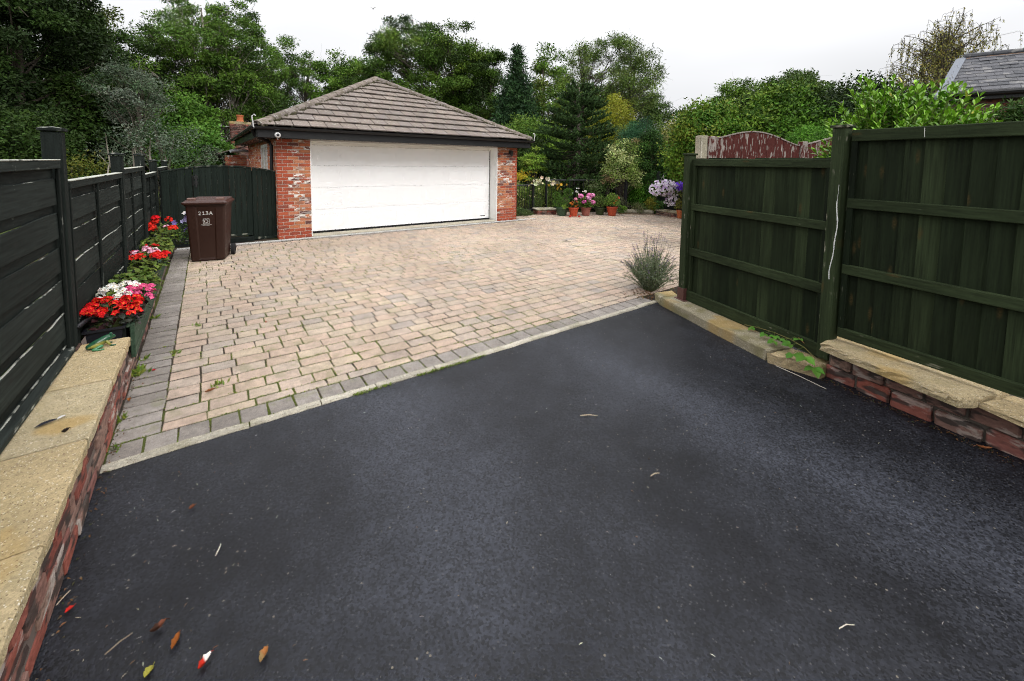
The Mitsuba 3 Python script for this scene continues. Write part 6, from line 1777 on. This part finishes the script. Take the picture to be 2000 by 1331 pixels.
def bloom(name, label, x, y, z, n, sx, sz, r, ci, co, pet=5):
    k = thing(name, label, 'flower'); mb = MB(); P = np.c_[rng.normal(x, sx, n), rng.normal(y, sx, n), rng.normal(z, sz, n)]
    N_ = unit(rdir(n) + [-.7, -.7, .3]); flowers(mb, P, N_, r * rng.uniform(.7, 1.2, n), cols(ci, n, .1), cols(co, n, .12), pet, .5); put(k + '__blooms', mb, 'm_petal')
    st = MB()
    for p in P[:12]:
        st.add(*tube([[p[0], p[1], 0], p], .004, 3, False), (.07, .11, .03))
    put(k + '__stem', st, 'm_leaf')


bloom('yellow_flower', 'yellow flower plumes beside the right garage corner', 9.0, 12.0, 1.28, 420, .22, .085, .022, (.50, .36, .02), (.48, .38, .03))
bloom('lily', 'cream white lilies left of the railing post', 9.6, 11.5, 1.12, 12, .10, .10, .075, (.6, .5, .15), (.78, .74, .52), 6)
bloom('lily', 'single tall white lily over the railing post', 9.75, 11.2, 1.22, 4, .03, .02, .085, (.6, .55, .2), (.80, .78, .60), 6)
bloom('lily', 'pair of large cream lilies behind the left part of the railing', 10.35, 11.55, 1.08, 9, .12, .08, .085, (.6, .5, .12), (.78, .74, .55), 6)
bloom('lily', 'orange yellow lilies behind the clipped conifer', 10.6, 11.5, .92, 11, .22, .05, .065, (.5, .2, .02), (.66, .42, .06), 6)
bloom('white_flower', 'little white flowers above the pink hydrangea', 10.62, 10.5, .78, 9, .10, .06, .035, (.5, .45, .3), (.75, .72, .72))
bloom('border_flower', 'scattered cream flowers among the border behind the lower railing', 9.4, 11.9, .66, 40, .40, .22, .035, (.5, .4, .1), (.62, .58, .34))

# hedges and the right hand side
HG = [(.062, .145, .015), (.088, .19, .018), (.038, .085, .012), (.13, .215, .024)]
shrub('tall_hedge', 'left yellow green end of the tall clipped hedge', 12.0, 6.6, 3.72, .3, 1.15, HG + [(.17, .22, .03)], 170, 150, .36, .10, .5, shell=.6, lob=.16, zmin=-.4)
shrub('tall_hedge', 'middle leafy part of the tall hedge above the maroon fence', 12.9, 5.0, 3.98, .5, 1.35, HG, 190, 150, .36, .10, .5, shell=.6, lob=.14, zmin=-.4)
shrub('dark_hedge', 'dark leafy mass at the right of the tall hedge with spiky top', 13.6, 3.65, 4.15, .6, 1.25, [(.018, .036, .012), (.027, .05, .014), (.045, .075, .02)], 190, 150, .34, .08, .5, shell=.6, lob=.2, zmin=-.4)
shrub('dark_hedge', 'dark sparse foliage behind the bright laurel', 14.3, 2.7, 4.05, .6, .95, [(.02, .038, .013), (.03, .055, .016)], 90, 120, .34, .08, .5, shell=.5, lob=.3, zmin=-.4)
shrub('bright_shrub', 'bright yellow green bush left of the maroon fence', 14.5, 9.2, 2.34, .5, .66, [(.17, .27, .025), (.22, .32, .03), (.11, .19, .02)], 110, 130, .18, .055, .55, shell=.6, lob=.14)
shrub('clipped_conifer', 'bright green clipped conifer hedge top behind the maroon fence', 11.25, 3.55, 2.72, 1.2, .80, [(.075, .20, .018), (.10, .25, .022), (.055, .15, .014)], 170, 150, .18, .075, .16, shell=.75, lob=.05, up=1.2)
shrub('conifer_bush', 'dark green conifer bush in front of the brick house at the right edge', 8.36, .42, 2.74, .8, .58, [(.022, .055, .008), (.035, .08, .011), (.05, .10, .014)], 120, 170, .22, .075, .25, shell=.6, lob=.2)
k = thing('birch_tree', 'weeping birch with sparse yellowing leaves beside the slate roof', 'tree'); st, lv = MB(), MB()
B0 = np.array([31.35, 5.0, -.05]); rgt = np.array([math.cos(_y), -math.sin(_y), 0])
main = bez(B0, B0 + [0, 0, 4.6], B0 + rgt * .45 + [0, 0, 9.1], 13); st.add(*tube(main, np.linspace(.18, .035, 13), 7, False), (.5, .4))
for q in range(80):
    a = rng.uniform(0, 6.28); d = np.array([math.cos(a), math.sin(a), 0]); h = rng.uniform(4.6, 8.8); s = main[min(12, int(h / 9.1 * 12))]
    L_ = rng.uniform(.8, 3.3) * (1 if h < 7.0 else .6); t = s + d * L_ + [rng.normal(0, .2), rng.normal(0, .2), rng.uniform(.9, 2.3)]; t[2] = min(t[2], rng.uniform(8.6, 9.9))
    B = bez(s, (s + t) / 2 + [rng.normal(0, .25), rng.normal(0, .25), rng.uniform(-.25, .35)], t, 7); st.add(*tube(B, np.linspace(.036, .008, 7), 4, False), (.35, .15))
    for j in range(2, 7):
        for e in range(3):
            p = B[j] + rng.normal(0, .24, 3) * [1, 1, .6]; ln = rng.uniform(.3, 1.25); e_ = p + [rng.normal(0, .10), rng.normal(0, .10), -ln]
            st.add(*tube([B[j], p, (p + e_) / 2 + rng.normal(0, .04, 3), e_], [.011, .009, .008, .006], 3, False), (.35, .1))
            n = int(12 * ln); tt = rng.uniform(.1, 1.0, n)[:, None]; P = p + (e_ - p) * tt + rng.normal(0, .035, (n, 3))
            leaf4(lv, P, unit(rdir(n) + [0, 0, -1.2]), rdir(n), .105, .06, cols(pick([(.24, .24, .06), (.34, .29, .07), (.16, .17, .05)], n), n, .25))
put(k + '__trunk', st, 'm_bark'); put(k + '__crown', lv, 'm_leaf')

# far wood that closes the horizon
k = 'far_woodland'; labels[k] = {'kind': 'stuff', 'label': 'dark woodland mass closing the horizon behind the garden'}
C = np.vstack([np.c_[rng.uniform(-30, 75, 900), 52 + rng.normal(0, 3, 900) - np.abs(rng.normal(0, 1, 900)), rng.uniform(.2, 5.5, 900)], np.c_[70 + rng.normal(0, 3, 400), rng.uniform(-25, 52, 400), rng.uniform(.2, 6.5, 400)],
               np.c_[rng.uniform(-9, -3.0, 260), rng.uniform(26, 40, 260), rng.uniform(.1, 4.0, 260)], np.c_[rng.uniform(-3, 4.5, 120), rng.uniform(37, 44, 120), rng.uniform(.1, 3.2, 120)], np.c_[rng.uniform(8, 40, 500), 36 + rng.normal(0, 2, 500) - rng.uniform(0, .4, 500), rng.uniform(.1, 4.6, 500)]])
mb = MB(); crown_leaves(mb, C, 1.0, 60, .34, .6, DG + MG[2:], None, .8); put(k, mb, 'm_leaf', num=False)

k = thing('cable', 'thin pale overhead cable running left from the brick chimney', 'cable')
mb = MB(); mb.add(*tube([[.93, 22.2, 3.13], [-.1, 22.1, 3.15], [-1.3, 22.0, 3.22]], .014, 5), (.55, .55, .55)); put(k + '__wire', mb, 'm_matte')
k = thing('bird', 'tiny dark bird flying high in the sky above the garage roof', 'bird')
bo = np.array([15.1, 46.4, 17.98]); mb = MB()
v, f = loft([np.array([[x, r * math.cos(a), r * math.sin(a)] for a in np.linspace(0, 2 * math.pi, 8, endpoint=False)]) for x, r in ((-.20, .012), (-.10, .035), (0, .055), (.08, .05), (.13, .035), (.17, .012))])
mb.add(xf(v, M(*bo, rz=1.0)), f, (.05, .05, .055)); put(k + '__body', mb, 'm_matte')
for s_ in (-1, 1):
    mb = MB(); v = np.array([[.07, 0, .02], [-.07, 0, .02], [.05, s_ * .14, .12], [-.06, s_ * .14, .12], [-.04, s_ * .30, .19], [-.02, s_ * .34, .18]]); f = np.array([[0, 1, 2], [1, 3, 2], [2, 3, 4], [4, 3, 5]])
    mb.add(xf(np.vstack([v, v - [0, 0, .012]]), M(*bo, rz=1.0)), np.vstack([f, f[:, ::-1] + 6]), (.05, .05, .055)); put(k + '__wing', mb, 'm_matte')
k = thing('edge_litter', 'brown crumbs of dead leaves and soil gathered along the feet of the low walls', 'litter'); labels[k]['kind'] = 'stuff'
mb = MB(); t = rng.random(330) ** 1.0; n = 330
P = np.vstack([np.c_[4.13 - .20 * t[:200] * 1.1 - np.abs(rng.normal(0, .035, 200)), 1.18 - 1.1 * t[:200], np.full(200, .0)], np.c_[-.518 + np.abs(rng.normal(0, .022, 130)), rng.uniform(1.9, 4.7, 130), np.full(130, .002)]])
leaf4(mb, P, rdir(n) * [1, 1, .15], unit(rdir(n) * .3 + [0, 0, 1]), rng.uniform(.006, .024, n), rng.uniform(.004, .010, n), cols(pick([(.10, .05, .025), (.06, .045, .03), (.17, .08, .03), (.05, .06, .02)], n), n, .3), .5)
put(k + '__crumbs', mb, 'm_leaf')
